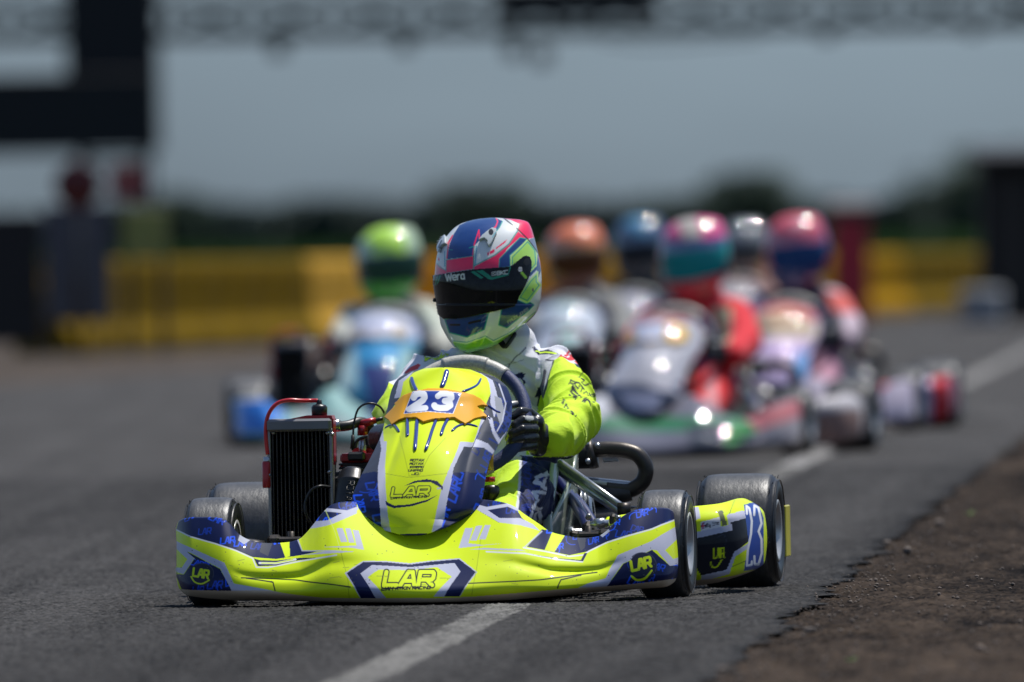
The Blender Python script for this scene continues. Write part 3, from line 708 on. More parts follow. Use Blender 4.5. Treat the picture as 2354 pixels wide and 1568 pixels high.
def build_radiator(parent):
    r = bpy.data.objects.new('radiator', None); r.empty_display_size = .05; link(r, parent)
    y = .50; c = A(694, 1110, y); r.location = c
    def L(u, v, yy): return A(u, v, yy)-c
    tl, tr, bl, br = L(622, 990, y), L(757, 990, y), L(626, 1252, y), L(765, 1252, y)
    D = Vector((0, .045, 0))
    # core: corrugated fins with flat tubes
    core = Bag(); N = 15
    for i in range(N):
        a = (i+.5)/N; p0 = tl.lerp(tr, a); p1 = bl.lerp(br, a); w = (tr-tl).length/N
        core.prism([p0+Vector((-w*.12, 0, 0)), p0+Vector((w*.12, 0, 0)), p1+Vector((w*.12, 0, 0)), p1+Vector((-w*.12, 0, 0))], D)
    core.obj('cooling_tube', 'burnt', r)
    fin = Bag()
    rg = random.Random(4)
    for i in range(N+1):
        a0 = (i-.5)/N+.014; a1 = (i+.5)/N-.014
        a0 = max(a0, 0); a1 = min(a1, 1)
        for k in range(74):
            t = k/74
            p = tl.lerp(bl, t); q = tr.lerp(br, t)
            x0 = p.lerp(q, a0); x1 = p.lerp(q, a1)
            j = rg.uniform(-.001, .001)
            zz = Vector((0, .006+j, .0016 if k % 2 else -.0016)); z2 = Vector((0, .006-j, -.0016 if k % 2 else .0016))
            b = len(fin.V)
            fin.add([x0+zz, x1+z2, x1+z2+Vector((0, .035, .001)), x0+zz+Vector((0, .035, .001))], [(0, 1, 2, 3)], False)
    fin.obj('fin', 'black', r)
    Bag().prism([tl+Vector((0, .04, 0)), tr+Vector((0, .04, 0)), br+Vector((0, .04, 0)), bl+Vector((0, .04, 0))], (0, .004, 0)).obj('back_plate', 'matte', r)
    fr = Bag()
    for p, q in ((L(617, 985, y), L(625, 1255, y)), (L(760, 985, y), L(767, 1255, y))):
        fr.box((p+q)/2+Vector((0, .018, 0)), (.008, .056, (p-q).length), bev=.15)
    fr.obj('side_rail', 'alloy', r)
    t0 = L(689, 978, y)
    tank = Bag().box(t0+Vector((0, .015, .001)), (.155, .075, .030), bev=.18)
    tank.obj('top_tank', 'floor', r)
    Bag().prism([L(700, 962, y), L(752, 957, y), L(766, 963, y), L(768, 1060, y), L(765, 1075, y), L(763, 966, y)], (0, .05, 0)).obj('red_cover', 'red', r)
    Bag().prism([L(655, 965, y), L(765, 965, y), L(762, 955, y), L(705, 955, y)], (0, .05, 0)).obj('tank_cover', 'red', r)
    cap = L(734, 944, y+.02)
    cb = Bag().lathe([(-.014, .001), (-.014, .0185), (.008, .0195), (.013, .016), (.016, .008), (.016, .001)], cap, (0, 0, 1), 12)
    cb.lathe([(.016, .007), (.026, .006), (.027, .001)], cap, (0, 0, 1), 10)
    cb.obj('filler_cap', 'black', r)
    H = smoothpts([L(730, 921, y+.02), L(712, 921, y+.02), L(690, 921, y), L(665, 920, y-.01), L(640, 926, y-.01), L(622, 943, y-.01), L(612, 970, y-.01), L(611, 1005, y-.01), L(615, 1045, y-.01)], 6)
    Bag().tube(H, .0048, 12).obj('overflow_hose', 'redhose', r)
    b = Bag().lathe([(-.034, .001), (-.035, .010), (-.030, .011), (.026, .011), (.030, .008), (.030, .001)], L(613, 1088, y-.005), (0, 0, 1), 18)
    b.obj('overflow_bottle', 'red', r)
    Bag().lathe([(0, .0095), (.010, .0095), (.011, .001)], L(614, 1060, y-.005), (0, 0, 1), 16).obj('bottle_neck', 'steel', r)
    for (u, v) in ((619, 1092), (629, 995), (753, 995), (764, 998), (757, 1085)):
        Bag().lathe([(0, .001), (0, .005), (.008, .005), (.010, .001)], L(u, v, y-.004), (0, -1, 0), 10).obj('bolt', 'steel', r)
    return r

def build_engine(parent):
    e = bpy.data.objects.new('engine', None); e.empty_display_size = .05; link(e, parent)
    y = .62; c = A(830, 1100, y); e.location = c
    def L(u, v, yy=y): return A(u, v, yy)-c
    Bag().box(L(835, 1150), (.17, .2, .14), bev=.1).obj('crankcase', 'matte', e)
    b = Bag()
    for k in range(5): b.box(L(832, 1066+k*9), (.098, .12, .0055), bev=.3)
    b.box(L(832, 1080), (.08, .1, .06), bev=.2)
    b.obj('cylinder', 'black', e)
    hd = Bag().box(L(832, 1052), (.092, .12, .022), bev=.25)
    hd.prism([L(805, 1045), L(812, 1032), L(850, 1020), L(862, 1030), L(862, 1046)], (0, .05, 0))
    hd.prism([L(780, 1075), L(790, 1052), L(800, 1044), L(806, 1050), L(800, 1075)], (0, .05, 0))
    hd.obj('cylinder_head', 'red', e)
    Bag().box(L(819, 1049, y-.07), (.042, .02, .022), bev=.25).obj('water_elbow', 'black', e)
    pl = Bag().lathe([(-.02, .001), (-.02, .009), (0, .009), (.001, .0075), (.018, .0075), (.018, .001)], L(833, 1024, y-.03), (0, 0, 1), 14)
    pl.obj('spark_plug', 'steel', e)
    cp = Bag().tube([L(833, 1001, y-.03), L(833, 978, y-.03)], [.0125, .0125], 14)
    cp.tube([L(822, 975, y-.03), L(845, 971, y-.03), L(864, 966, y-.03)], [.0085, .0095, .0075], 12)
    cp.obj('plug_cap', 'red', e)
    Bag().tube(smoothpts([L(862, 967, y-.03), L(875, 963, y-.03), L(890, 960, y), L(905, 965, y)], 5), .0045, 10).obj('ignition_lead', 'rubber', e)
    Bag().tube(smoothpts([L(810, 1035, y-.06), L(811, 1003, y-.06), L(815, 965, y-.05), L(825, 938, y-.05), L(848, 927, y-.05), L(872, 934, y-.04), L(886, 955, y-.03), L(893, 975, y-.02)], 7), .0026, 10).obj('breather_cable', 'rubber', e)
    Bag().tube([L(810, 1032, y-.06), L(811, 1000, y-.06)], [.006, .004], 10).obj('cable_boot', 'rubber', e)
    Bag().tube(smoothpts([L(816, 1030, y-.06), L(822, 1012, y-.06), L(845, 1003, y-.06), L(872, 1002, y-.04), L(890, 1008, y-.03)], 6), .0042, 10).obj('fuel_line', 'rubber', e)
    Bag().tube(smoothpts([L(768, 981, y-.06), L(800, 978, y-.05), L(828, 970, y-.02), L(850, 985, y), L(845, 1030, y)], 6), .0125, 16).obj('coolant_hose', 'rubber', e)
    Bag().lathe([(0, .015), (.014, .015), (.015, .013)], L(768, 979, y-.06), (1, 0, .1), 18).obj('hose_clip', 'steel', e)
    # airbox: slanted drum with a raised word
    a0, a1 = L(803, 1165, .40), L(816, 1088, .44); ax = (a1-a0).normalized()
    ln = (a1-a0).length
    ab = Bag().lathe([(-.06, .001), (-.06, .036), (0, .0385), (ln*.62, .040), (ln*.64, .0415), (ln*.68, .0415), (ln*.7, .040), (ln*.95, .037), (ln*1.06, .028), (ln*1.12, .012), (ln*1.13, .001)], a0, ax, 40)
    ab.obj('intake_airbox', 'black', e)
    g = Bag(); rt = ax.cross(Vector((0, -1, 0))).normalized(); fw = rt.cross(ax).normalized()
    if fw.y > 0: fw = -fw; 
    H = .016; base = a0+fw*.0405+ax*(ln*.55)
    yv = -ax; xv = rt if rt.x > 0 else -rt
    px = 0
    for ch in 'ROTAX':
        gl, w = GL[ch]
        for st in gl:
            P = [base+yv*((px+a_*w)*.010)+xv*((b_-.5)*H) for a_, b_ in st]
            P = [p-fw*((.0405-math.sqrt(max(.0405**2-((p-base).dot(xv))**2, 0)))) for p in P]
            g.tube(P, .0011, 6)
        px += w+.35
    g.obj('raised_lettering', 'rubber', e)
    Bag().tube(smoothpts([L(757, 1120, .45), L(735, 1118, .42), L(715, 1128, .42), L(702, 1155, .42), L(704, 1185, .42), L(722, 1215, .44)], 7), .0038, 10).obj('airbox_drain_hose', 'rubber', e)
    return e

def build_exhaust(parent):
    x = bpy.data.objects.new('exhaust', None); x.empty_display_size = .05; link(x, parent)
    c = A(1330, 1080, 1.3); x.location = c
    def L(u, v, y=1.3): return A(u, v, y)-c
    s = Bag().tube([L(1180, 1050), L(1190, 1050), L(1355, 1045), L(1365, 1043), L(1368, 1042)], [.02, .034, .034, .032, .018], 28)
    s.obj('silencer', 'matte', x)
    Bag().tube([L(1352, 1045), L(1360, 1044), L(1368, 1042)], [.0355, .0365, .0355], 28).obj('silencer_cap', 'burnt', x)
    # upper bend runs back down into the lower pipe
    Bag().tube(smoothpts([L(1366, 1034), L(1400, 1032), L(1440, 1036), L(1468, 1048), L(1484, 1075), L(1478, 1105), L(1458, 1122), L(1440, 1126), L(1395, 1122)], 8), .0192, 22).obj('flexible_pipe', 'burnt', x)
    sp = Bag()
    P = []
    for i in range(90):
        t = i/89; p = L(1386, 1059).lerp(L(1420, 1057), t); q = t*2*math.pi*11
        P.append(p+Vector((0, math.cos(q)*.005, math.sin(q)*.005)))
    sp.tube(P, .0012, 6); sp.obj('spring', 'steel', x)
    Bag().tube([L(1250, 1100), L(1290, 1102), L(1442, 1118), L(1446, 1119)], [.012, .012, .0135, .0135], 20).obj('expansion_pipe', 'steel', x)
    Bag().tube([L(1240, 1140), L(1300, 1135), L(1400, 1140), L(1450, 1132)], [.045, .04, .028, .02], 26).obj('expansion_chamber', 'burnt', x)
    b = Bag()
    for (u, v) in ((1349, 1022), (1374, 1026), (1352, 1062)): b.lathe([(0, .001), (0, .006), (.012, .006), (.013, .001)], L(u, v, 1.26), (0, -1, .3), 10)
    b.obj('clamp', 'steel', x)
    return x

def build_frame(parent):
    f = Bag(); z = .045; r = .015
    f.tube(smoothpts([(-.30, -.28, z), (-.31, .1, z), (-.33, .5, z), (-.34, 1.15, z)], 4), r)
    f.tube(smoothpts([(.27, -.28, z), (.31, .1, z), (.34, .5, z), (.34, 1.15, z)], 4), r)
    f.tube([(-.30, -.28, z), (.27, -.28, z)], r); f.tube([(-.36, 0, z), (.36, 0, z)], r); f.tube([(-.34, 1.12, z), (.34, 1.12, z)], r); f.tube([(-.33, .55, z), (.33, .55, z)], r)
    f.tube([(-.2, -.3, z), (-.2, -.36, z+.02), (.2, -.36, z+.02), (.2, -.3, z)], .010)
    f.tube([(.33, .2, .06), (.6, .24, .07), (.62, .6, .07), (.33, .66, .06)], .009); f.tube([(-.33, .2, .06), (-.6, .24, .07), (-.62, .6, .07), (-.33, .66, .06)], .009)
    f.obj('frame_tubes', 'bluetube', parent)
    g = Bag(); g.tube(smoothpts([A(1278, 1098, .95), A(1310, 1140, .85), A(1340, 1190, .72), A(1358, 1240, .62)], 5), .013)
    g.tube(smoothpts([A(1285, 1118, 1.0), A(1330, 1155, .9), A(1370, 1215, .8), A(1385, 1245, .75)], 5), .013)
    g.obj('seat_support_tube', 'bluetube', parent)
    # silver stay: flat double bar from the seat to the axle bearing
    s = Bag(); p0, p1 = A(1284, 1072, .9), A(1428, 1172, .62)
    d = (p1-p0); n = d.cross(Vector((0, 1, 0))).normalized()
    s.tube([p0+n*.009, p1+n*.006], .0095, 14); s.tube([p0-n*.009, p1-n*.006], .0095, 14)
    s.obj('seat_stay', 'steel', parent)
    Bag().lathe([(-.016, .001), (-.016, .016), (.016, .016), (.016, .001)], A(1434, 1170, .62), (1, .1, 0), 18).obj('stay_clamp', 'burnt', parent)
    # rear axle with bearing carriers and brake disc
    Bag().tube([(-.66, 1.04, .139), (.66, 1.04, .139)], .0125, 20).obj('rear_axle', 'steel', parent)
    for x0 in (-.3, .3): Bag().lathe([(-.03, .02), (-.03, .045), (.03, .045), (.03, .02)], (x0, 1.04, .139), (1, 0, 0), 24).obj('axle_bearing', 'black', parent)
    # spindles, track rods
    for sd_ in (-1, 1):
        k = Bag()
        k.box((sd_*.395, .0, .125), (.032, .05, .085), bev=.25); k.tube([(sd_*.37, 0, .125), (sd_*.56, 0, .128)], .0115, 14)
        k.box((sd_*.36, .0, .155), (.06, .04, .014), bev=.3); k.box((sd_*.36, .0, .095), (.06, .04, .014), bev=.3)
        k.tube([(sd_*.355, 0, .075), (sd_*.355, 0, .175)], .008, 12)
        k.tube([(sd_*.39, .0, .13), (sd_*.36, .09, .12)], .009, 10)
        k.obj('stub_axle', 'burnt', parent)
        t = Bag(); t.tube([(sd_*.36, .09, .12), (sd_*.33, .095, .12)], .010, 12); t.tube([(sd_*.345, .092, .12), (sd_*.04, .10, .10)], .0065, 12)
        t.obj('track_rod', 'steel', parent)
        h = Bag().lathe([(-.035, .018), (-.035, .026), (-.01, .03), (.03, .034), (.035, .05), (.04, .05), (.04, .01)], (sd_*.455, 0, .128), (sd_, 0, 0), 26)
        h.obj('front_hub', 'burnt', parent)
    # cluster of fittings seen between the seat stay and the left wheel
    m = Bag()
    for u0, v0, y0, sz in ((1352, 1214, .3, (.030, .03, .034)), (1322, 1228, .35, (.026, .03, .02)), (1408, 1200, .25, (.018, .03, .040))):
        m.box(A(u0, v0, y0), sz, Matrix.Rotation(R(12), 3, 'Y'), .35)
    m.tube(smoothpts([A(1318, 1238, .12), A(1345, 1226, .12), A(1380, 1222, .12), A(1425, 1206, .12)], 4), .0065, 12)
    m.obj('steering_joint', 'burnt', parent)
    jn = Bag().lathe([(-.022, .001), (-.022, .0085), (-.014, .0085), (-.012, .0135), (.012, .0135), (.014, .0085), (.022, .0085), (.022, .001)], A(1378, 1204, .15), (1, 0, .06), 18)
    jn.obj('rod_end', 'steel', parent)
    for u0, v0, y0 in ((1332, 1234, .1), (1352, 1188, .25), (1420, 1192, .18), (1392, 1232, .1)):
        Bag().lathe([(-.006, .001), (-.006, .007), (.006, .007), (.010, .004), (.011, .001)], A(u0, v0, y0), (.3, -1, .4), 8).obj('nut', 'alloy', parent)
    d = Bag()
    for k in range(3): d.lathe([(0, .02), (.004, .05), (.006, .05), (.008, .02)], A(1338+k*9, 1172, .95), (1, .0, .1), 26)
    d.obj('brake_disc', 'steel', parent)
    Bag().prism([(-.29, -.27, .028), (.26, -.27, .028), (.32, .55, .028), (-.32, .55, .028)], (0, 0, .003)).obj('floor_tray', 'floor', parent)
    Bag().tube(smoothpts([A(1066, 952, .30)+Vector((0, 0, -.01)), (.0, .16, .22), (.0, .02, .09)], 4), .010, 14).obj('steering_column', 'steel', parent)
    # brake fluid / fuel tank between the legs
    Bag().box((0.0, .30, .125), (.19, .22, .15), bev=.25).obj('fuel_tank', 'cream', parent)
    t = Bag().lathe([(-.02, .001), (-.02, .020), (.012, .021), (.02, .017), (.021, .001)], A(1128, 1135, .25), (0, 0, 1), 20)
    t.lathe([(.0, .001), (0, .034), (.018, .034), (.02, .001)], A(1120, 1162, .25), (.3, -1, .2), 26)
    t.obj('tank_cap', 'black', parent)
    Bag().lathe([(-.02, .001), (-.02, .010), (.02, .011), (.028, .007), (.028, .001)], A(1124, 1062, .22), (0, 0, 1), 16).obj('brake_reservoir', 'amber', parent)
    Bag().lathe([(-.012, .001), (-.012, .013), (.0, .013), (0, .001)], A(1125, 1096, .22), (0, 0, 1), 16).obj('reservoir_cap', 'red', parent)
    for sd_ in (-1, 1):
        p = Bag().tube([(sd_*.13, -.16, .05), (sd_*.13, -.20, .13), (sd_*.13, -.19, .19)], .007, 10)
        p.box((sd_*.13, -.205, .16), (.06, .01, .05), bev=.3); p.obj('pedal', 'alloy', parent)

def build_seat(parent):
    # thin shell: bucket section swept from the front lip up the back
    V = []; st = [(.62, .06, .155, .10), (.70, .045, .175, .17), (.82, .045, .185, .22), (.92, .06, .19, .25), (1.0, .12, .19, .27), (1.07, .22, .185, .22), (1.12, .32, .17, .15), (1.15, .40, .15, .06)]
    n = 33; ring = []
    for (y, z, hw, h) in st:
        for j in range(n):
            q = math.pi*(j/(n-1)); cx = -math.cos(q)
            sx = math.copysign(abs(cx)**.55, cx)*hw; sz = (1-abs(math.sin(q))**.45)*h
            back = max(0, (y-.98))*2.0
            V.append((sx+.02, y-sz*.45*min(1, back*4), z+sz))
    o = fast_mesh('seat', V, grid_faces(len(st), n), 'fibre', parent)
    o.modifiers.new('smooth', 'SUBSURF').levels = 2; o.modifiers['smooth'].render_levels = 2
    s = o.modifiers.new('thickness', 'SOLIDIFY'); s.thickness = .005
    e = Bag().tube(smoothpts([A(1262, 1240, .60), A(1258, 1190, .66), A(1268, 1120, .78), A(1277, 1050, .95), A(1272, 1000, 1.05)], 6), [.012]*25, 14, flat=.5)
    e.obj('seat_edge', 'fibre', parent)

def build_rear_bumper(parent):
    b = Bag().tube(smoothpts([(-.60, 1.20, .15), (-.63, 1.22, .15), (-.60, 1.26, .15), (0, 1.27, .15), (.60, 1.26, .15), (.63, 1.22, .15), (.60, 1.20, .15)], 6), .05, 16)
    b.obj('rear_bumper', 'black', parent)
    for sd_ in (-1, 1):
        Bag().box((sd_*.695, 1.19, .135), (.008, .10, .125), bev=.3).obj('bumper_end', M['yelplastic'], parent)
        Bag().box((sd_*.685, 1.17, .130), (.014, .08, .115), bev=.2).obj('bumper_end_pad', 'matte', parent)
M['yelplastic'] = mat('yellow_plastic', (.62, .55, .02), .35, coat=.3)

def build_kart(name, paintf=paint_fairing, fbase=YEL, paintn=paint_number_panel, nbase=NAVY, paintp=paint_pod, pbase=YEL, band=(paint_band, ORG), hero=True):
    k = empty(name, (KX, KY, 0), -KYAW)
    if hero: build_fairing(k, painter=paintf, base=fbase)
    build_number = build_number_panel(k, painter=paintn, base=nbase)
    build_band(k); build_vents(build_number)
    build_pod(k, 1, paintp, pbase); build_pod(k, -1, paintp, pbase, 120, 60)
    for x, y, r_, h in ((-.54, 0, .129, .058), (.54, 0, .129, .058), (-.60, 1.04, .139, .094), (.60, 1.04, .139, .094)):
        build_wheel(k, x, y, r_, h, 1 if x > 0 else -1)
    build_steering_wheel(k); build_radiator(k); build_engine(k); build_exhaust(k); build_frame(k); build_seat(k); build_rear_bumper(k)
    return k
hero = build_kart('racing_kart')
tag(hero, 'fluorescent yellow and navy racing kart number 23 leading the pack', 'kart', 'racing karts on the track')
# ================================================================ drivers
def remesh(bag_like, voxel, smooth_it=8, name='body'):
    me = bpy.data.meshes.new(name+'_tmp'); me.from_pydata(bag_like.V, [], bag_like.F); me.update()
    o = bpy.data.objects.new(name+'_tmp', me); COL.objects.link(o)
    r = o.modifiers.new('r', 'REMESH'); r.mode = 'VOXEL'; r.voxel_size = voxel; r.adaptivity = 0
    s = o.modifiers.new('s', 'SMOOTH'); s.iterations = smooth_it; s.factor = .6
    bpy.context.view_layer.update()
    dg = bpy.context.evaluated_depsgraph_get()
    out = bpy.data.meshes.new_from_object(o.evaluated_get(dg))
    bpy.data.objects.remove(o); bpy.data.meshes.remove(me)
    out.name = name
    return out
def capsule(bag, a, b, ra, rb, n=20, squash=None):
    a = Vector(a); b = Vector(b); d = b-a; L = d.length; t = d/L if L > 1e-6 else Vector((0, 0, 1))
    prof = [(-ra, .0005)]+[(-ra*math.cos(q), ra*math.sin(q)) for q in np.linspace(.25, math.pi/2, 5)]+[(L+rb*math.sin(q), rb*math.cos(q)) for q in np.linspace(0, math.pi/2-.25, 5)]+[(L+rb, .0005)]
    b0 = len(bag.V); bag.lathe(prof, a, t, n)
    # close the poles
    k = len(prof); bag.F.append(tuple(b0+j for j in range(n-1, -1, -1))); bag.F.append(tuple(b0+(k-1)*n+j for j in range(n))); bag.S += [True]*2
def ellipsoid(bag, c, r, rot=None, n=24, m=14):
    V = []; F = []
    for i in range(m+1):
        th = math.pi*(i+.0)/m
        for j in range(n):
            ph = 2*math.pi*j/n
            v = Vector((r[0]*math.sin(th)*math.cos(ph), r[1]*math.sin(th)*math.sin(ph), r[2]*math.cos(th)))
            if rot is not None: v = rot @ v
            V.append(v+Vector(c))
    for i in range(m):
        for j in range(n): F.append((i*n+j, (i+1)*n+j, (i+1)*n+(j+1) % n, i*n+(j+1) % n))
    bag.add(V, F)
def coords(me):
    a = np.empty(len(me.vertices)*3, np.float32); me.vertices.foreach_get('co', a); return a.reshape(-1, 3).astype(float)
def norms(me):
    a = np.empty(len(me.vertices)*3, np.float32); me.vertices.foreach_get('normal', a); return a.reshape(-1, 3).astype(float)

SH_L = A(1286, 860, .95); EL_L = A(1322, 962, .68); WR_L = A(1284, 1006, .415)
SH_R = A(976, 872, .95); EL_R = A(916, 952, .72); WR_R = A(925, 985, .45)
def body_mesh(voxel, hero=True):
    b = Bag()
    chest = A(1135, 925, 1.0)
    ellipsoid(b, A(1135, 905, 1.0), (.150, .10, .13))
    ellipsoid(b, A(1140, 1010, .98), (.150, .105, .15))
    ellipsoid(b, A(1150, 1130, .94), (.150, .12, .12))
    capsule(b, A(1035, 858, .98), A(1268, 846, .98), .060, .058)
    capsule(b, A(1160, 862, 1.0), A(1172, 798, .975), .070, .064)
    capsule(b, A(1172, 795, .97), A(1160, 740, .96), .047, .050)
    # left arm, baggy sleeve
    capsule(b, A(1285, 860, .96), EL_L, .060, .064)
    capsule(b, EL_L, A(1278, 992, .52), .064, .056)
    capsule(b, A(1290, 994, .53), WR_L, .058, .046)
    ellipsoid(b, A(1300, 1000, .60), (.058, .07, .055))
    ellipsoid(b, A(1256, 1040, .45), (.040, .04, .020))
    # right arm
    capsule(b, A(978, 868, .96), EL_R, .060, .062)
    capsule(b, EL_R, WR_R, .056, .040)
    # legs: thighs, knees, shins, shoes
    if not hero:
        capsule(b, A(1212, 1172, .86), A(1222, 1112, .44), .09, .072); capsule(b, A(1222, 1112, .44), A(1150, 1290, 0), .068, .05)
    for kn, hip, an in ((A(1196, 1118, .44), A(1212, 1172, .86), A(1112, 1300, -.06)), (A(960, 1110, .44), A(1035, 1190, .9), A(900, 1300, -.06))):
        capsule(b, hip, kn, .083, .062); capsule(b, kn, an, .060, .040)
        capsule(b, an, an+Vector((0, -.13, .05)), .036, .030)
    me = remesh(b, voxel, 26 if voxel < .006 else 3)
    P = coords(me); N = norms(me)
    uv = sheet(P)
    if hero:
        # cloth folds: sums of warped ridges, strongest round the elbow and the waist
        D = np.zeros(len(P))
        ax = np.array((EL_L-SH_L).normalized()); c0 = np.array(EL_L)
        arm = (P[:, 0] > SH_L.x-.05) & (P[:, 2] > .28) & (uv[:, 0] > 1225)
        nz = np.array([noise.noise(Vector((p[0]*9, p[1]*9, p[2]*9))) for p in P])
        n2 = np.array([noise.noise(Vector((p[0]*20+5, p[1]*16, p[2]*20))) for p in P])
        s = (P-c0)
        def folds(a_, P_, fa_, fp_, seed):
            a_ = np.array(Vector(a_).normalized()); e1 = np.array(Vector(a_).orthogonal().normalized()); e2 = np.cross(a_, e1)
            q = np.stack([P_ @ a_*fa_, P_ @ e1*fp_, P_ @ e2*fp_], -1)+seed
            w = np.array([noise.noise(Vector(v*.45))*1.6 for v in q])
            n = np.array([noise.noise(Vector((v[0]+k, v[1]+k*.6, v[2]))) for v, k in zip(q, w)])
            return np.clip(1-np.abs(n)*2.6, 0, 1)**1.6
        ia = np.nonzero(arm)[0]; up = np.clip((P[ia, 1]-.62)/.12, 0, 1)
        f1 = folds(EL_L-WR_L, P[ia], 21, 8, 3.); f2 = folds(SH_L-EL_L, P[ia], 19, 7, 9.)
        D[ia] += (f1*(1-up)+f2*up)*.0115*np.clip((P[ia, 0]-SH_L.x+.04)/.05, 0, 1)
        D += n2*.004
        leg = P[:, 2] < .33
        il = np.nonzero(leg)[0]; D[il] += folds((.05, 1, -.2), P[il], 22, 9, 5.)*.009
        tor = np.nonzero(~arm & ~leg)[0]; D[tor] += folds((.6, .1, .8), P[tor], 15, 6, 1.)*.011
        P = P+N*(D-.006)[:, None]
        me.vertices.foreach_set('co', P.astype(np.float32).ravel()); me.update()
    me.polygons.foreach_set('use_smooth', [True]*len(me.polygons))
    me['_n'] = 1
    return me, uv
def paint_suit(p):
    W = (.66, .67, .74); p.T = T6; LIM = (.60, .86, .02)
    # chest
    p.poly([(378, 245), (402, 250), (388, 400), (378, 470), (345, 470)], NAVY)
    p.poly([(135, 275), (190, 292), (235, 280), (264, 292), (256, 315), (240, 328), (262, 345), (258, 368), (240, 385), (243, 350), (220, 330), (190, 318), (165, 300)], NAVY)
    p.poly([(310, 78), (330, 80), (352, 100), (430, 95), (520, 126), (500, 134), (400, 132), (345, 138), (325, 112)], NAVY)
    p.stroke([(345, 118), (400, 112), (490, 122)], 11, LIM)
    p.stroke([(405, 175), (470, 180)], 10, NAVY)
    p.stroke([(130, 250), (180, 170), (262, 100), (285, 76)], 9, (.10, .11, .16)); p.stroke([(60, 240), (150, 215), (250, 190)], 6, (.25, .26, .32)); p.stroke([(160, 420), (150, 300), (130, 240)], 7, (.12, .13, .2))
    # left sleeve
    p.poly([(470, 182), (520, 168), (600, 175), (720, 240), (900, 300), (900, 1000), (250, 960), (330, 600), (365, 545), (390, 420), (440, 270)], LIM)
    p.poly([(500, 175), (560, 130), (625, 105), (680, 120), (780, 260), (770, 290), (700, 215), (640, 190), (560, 172)], (.62, .03, .04))
    p.poly([(560, 172), (640, 178), (720, 245), (770, 300), (750, 290), (690, 240), (640, 200)], W)
    p.poly([(628, 110), (660, 112), (710, 175), (690, 180)], NAVY); p.poly([(640, 195), (690, 210), (700, 245), (660, 225)], NAVY); p.stroke([(540, 160), (600, 140)], 12, W); p.stroke([(590, 180), (690, 170)], 9, W)
    p.stroke([(472, 185), (442, 280), (392, 420), (368, 520)], 12, NAVY)
    k = (.012, .02, .02)
    p.stroke([(700, 275), (655, 325), (700, 345), (680, 362), (740, 370), (775, 335), (735, 320), (742, 285), (700, 275)], 7, k)
    p.text('ROTAX', 590, 362, 26, 210, 9, k, ang=-28, shear=0); p.text('SMK', 588, 428, 46, 190, 14, k, ang=-36, shear=.1)
    p.text('10.21', 532, 500, 24, 160, 9, k, ang=-48, shear=0)
    # right shoulder and sleeve
    p.T = T4
    p.poly([(100, 200), (420, 235), (560, 240), (560, 800), (100, 800)], LIM)
    p.poly([(300, 300), (430, 195), (520, 140), (600, 60), (600, 260), (420, 262), (360, 330)], W)
    p.poly([(430, 200), (475, 160), (545, 135), (572, 145), (545, 175), (480, 195), (440, 225)], (.62, .03, .04)); p.poly([(400, 240), (470, 205), (520, 190), (500, 215), (420, 262)], NAVY); p.poly([(375, 262), (400, 240), (420, 245), (385, 285)], (.62, .03, .04))
    p.text('DEWALT', 605, 122, 26, 190, 9, LIM, ang=12, shear=.1, outline=(15, NAVY))
def paint_legs(p):
    W = (.66, .67, .74); p.T = T6; LIM = (.60, .86, .02)
    p.poly([(-900, 930), (228, 925), (222, 1130), (190, 1330), (180, 1700), (-900, 1700)], LIM)
    p.poly([(222, 900), (700, 900), (700, 1700), (200, 1700), (200, 1330), (230, 1130)], (.012, .018, .07))
    p.stroke([(228, 915), (226, 1000), (222, 1130), (196, 1330)], 19, W)
    T = p.T; p.pattern((1190, 1060, 1240, 1230), 16, 31, only=(.012, .018, .07), col=(.01, .04, .35), size=(12, 20), angs=(60, 100), step=15)
    p.T = T; p.text('SMA', 372, 1440, 78, 400, 26, W, ang=82, shear=0.0)
def suit_colours(me, uv, P, f_suit=paint_suit, f_leg=paint_legs, base=(.66, .67, .74)):
    p = Painter(uv, base); leg = P[:, 2] < .335
    arm = ~leg
    p.mask = arm; f_suit(p); p.mask = leg; f_leg(p) if f_leg else None
    neck = (P[:, 2] > np.array(A(1148, 800, .97))[2]) & (np.abs(P[:, 0]-A(1170, 800, .97).x) < .062)
    p.c[neck] = (.64, .64, .68)
    set_cols(me, p.c)

# ---- helmet: horizontal sections through the shell
_hl = pchip([500.6, 503, 506, 516, 541, 566, 598, 630, 644, 675, 716, 744, 766, 787, 803, 810.5], [1128, 1103, 1086, 1056, 1028, 1010, 1002, 999, 998, 1002, 1008, 1012, 1022, 1035, 1051, 1072])
_hr = pchip([500.6, 502.5, 505, 511, 520, 544, 580, 607, 653, 687, 716, 748, 773, 796, 806, 810.5], [1140, 1168, 1195, 1213, 1219, 1227, 1236, 1242, 1245, 1243, 1234, 1204, 1170, 1136, 1102, 1078])
_hf = pchip([500, 505, 520, 550, 600, 650, 700, 750, 790, 811], [.01, .045, .082, .115, .135, .138, .135, .135, .12, .08])
HY = .93
def helm_dep(v, k):
    up_ = .142*np.sqrt(np.clip(1-((670-v)/169.6)**2, 0, 1))**.95
    return np.where(v < 670, up_, .142*np.minimum(k, 1.0)**(.6))
def helm_point(v, q):
    l, r = _hl(v), _hr(v); c, h = (l+r)/2, (r-l)/2
    k = h/122.; dep = helm_dep(v, k)
    cq, sq = np.cos(q), np.sin(q)
    ex = .92
    cx = np.sign(cq)*np.abs(cq)**ex; sx = np.sign(sq)*np.abs(sq)**ex
    return c+h*cx, HY-dep*sx-(1-k)*.05*(v > 700)
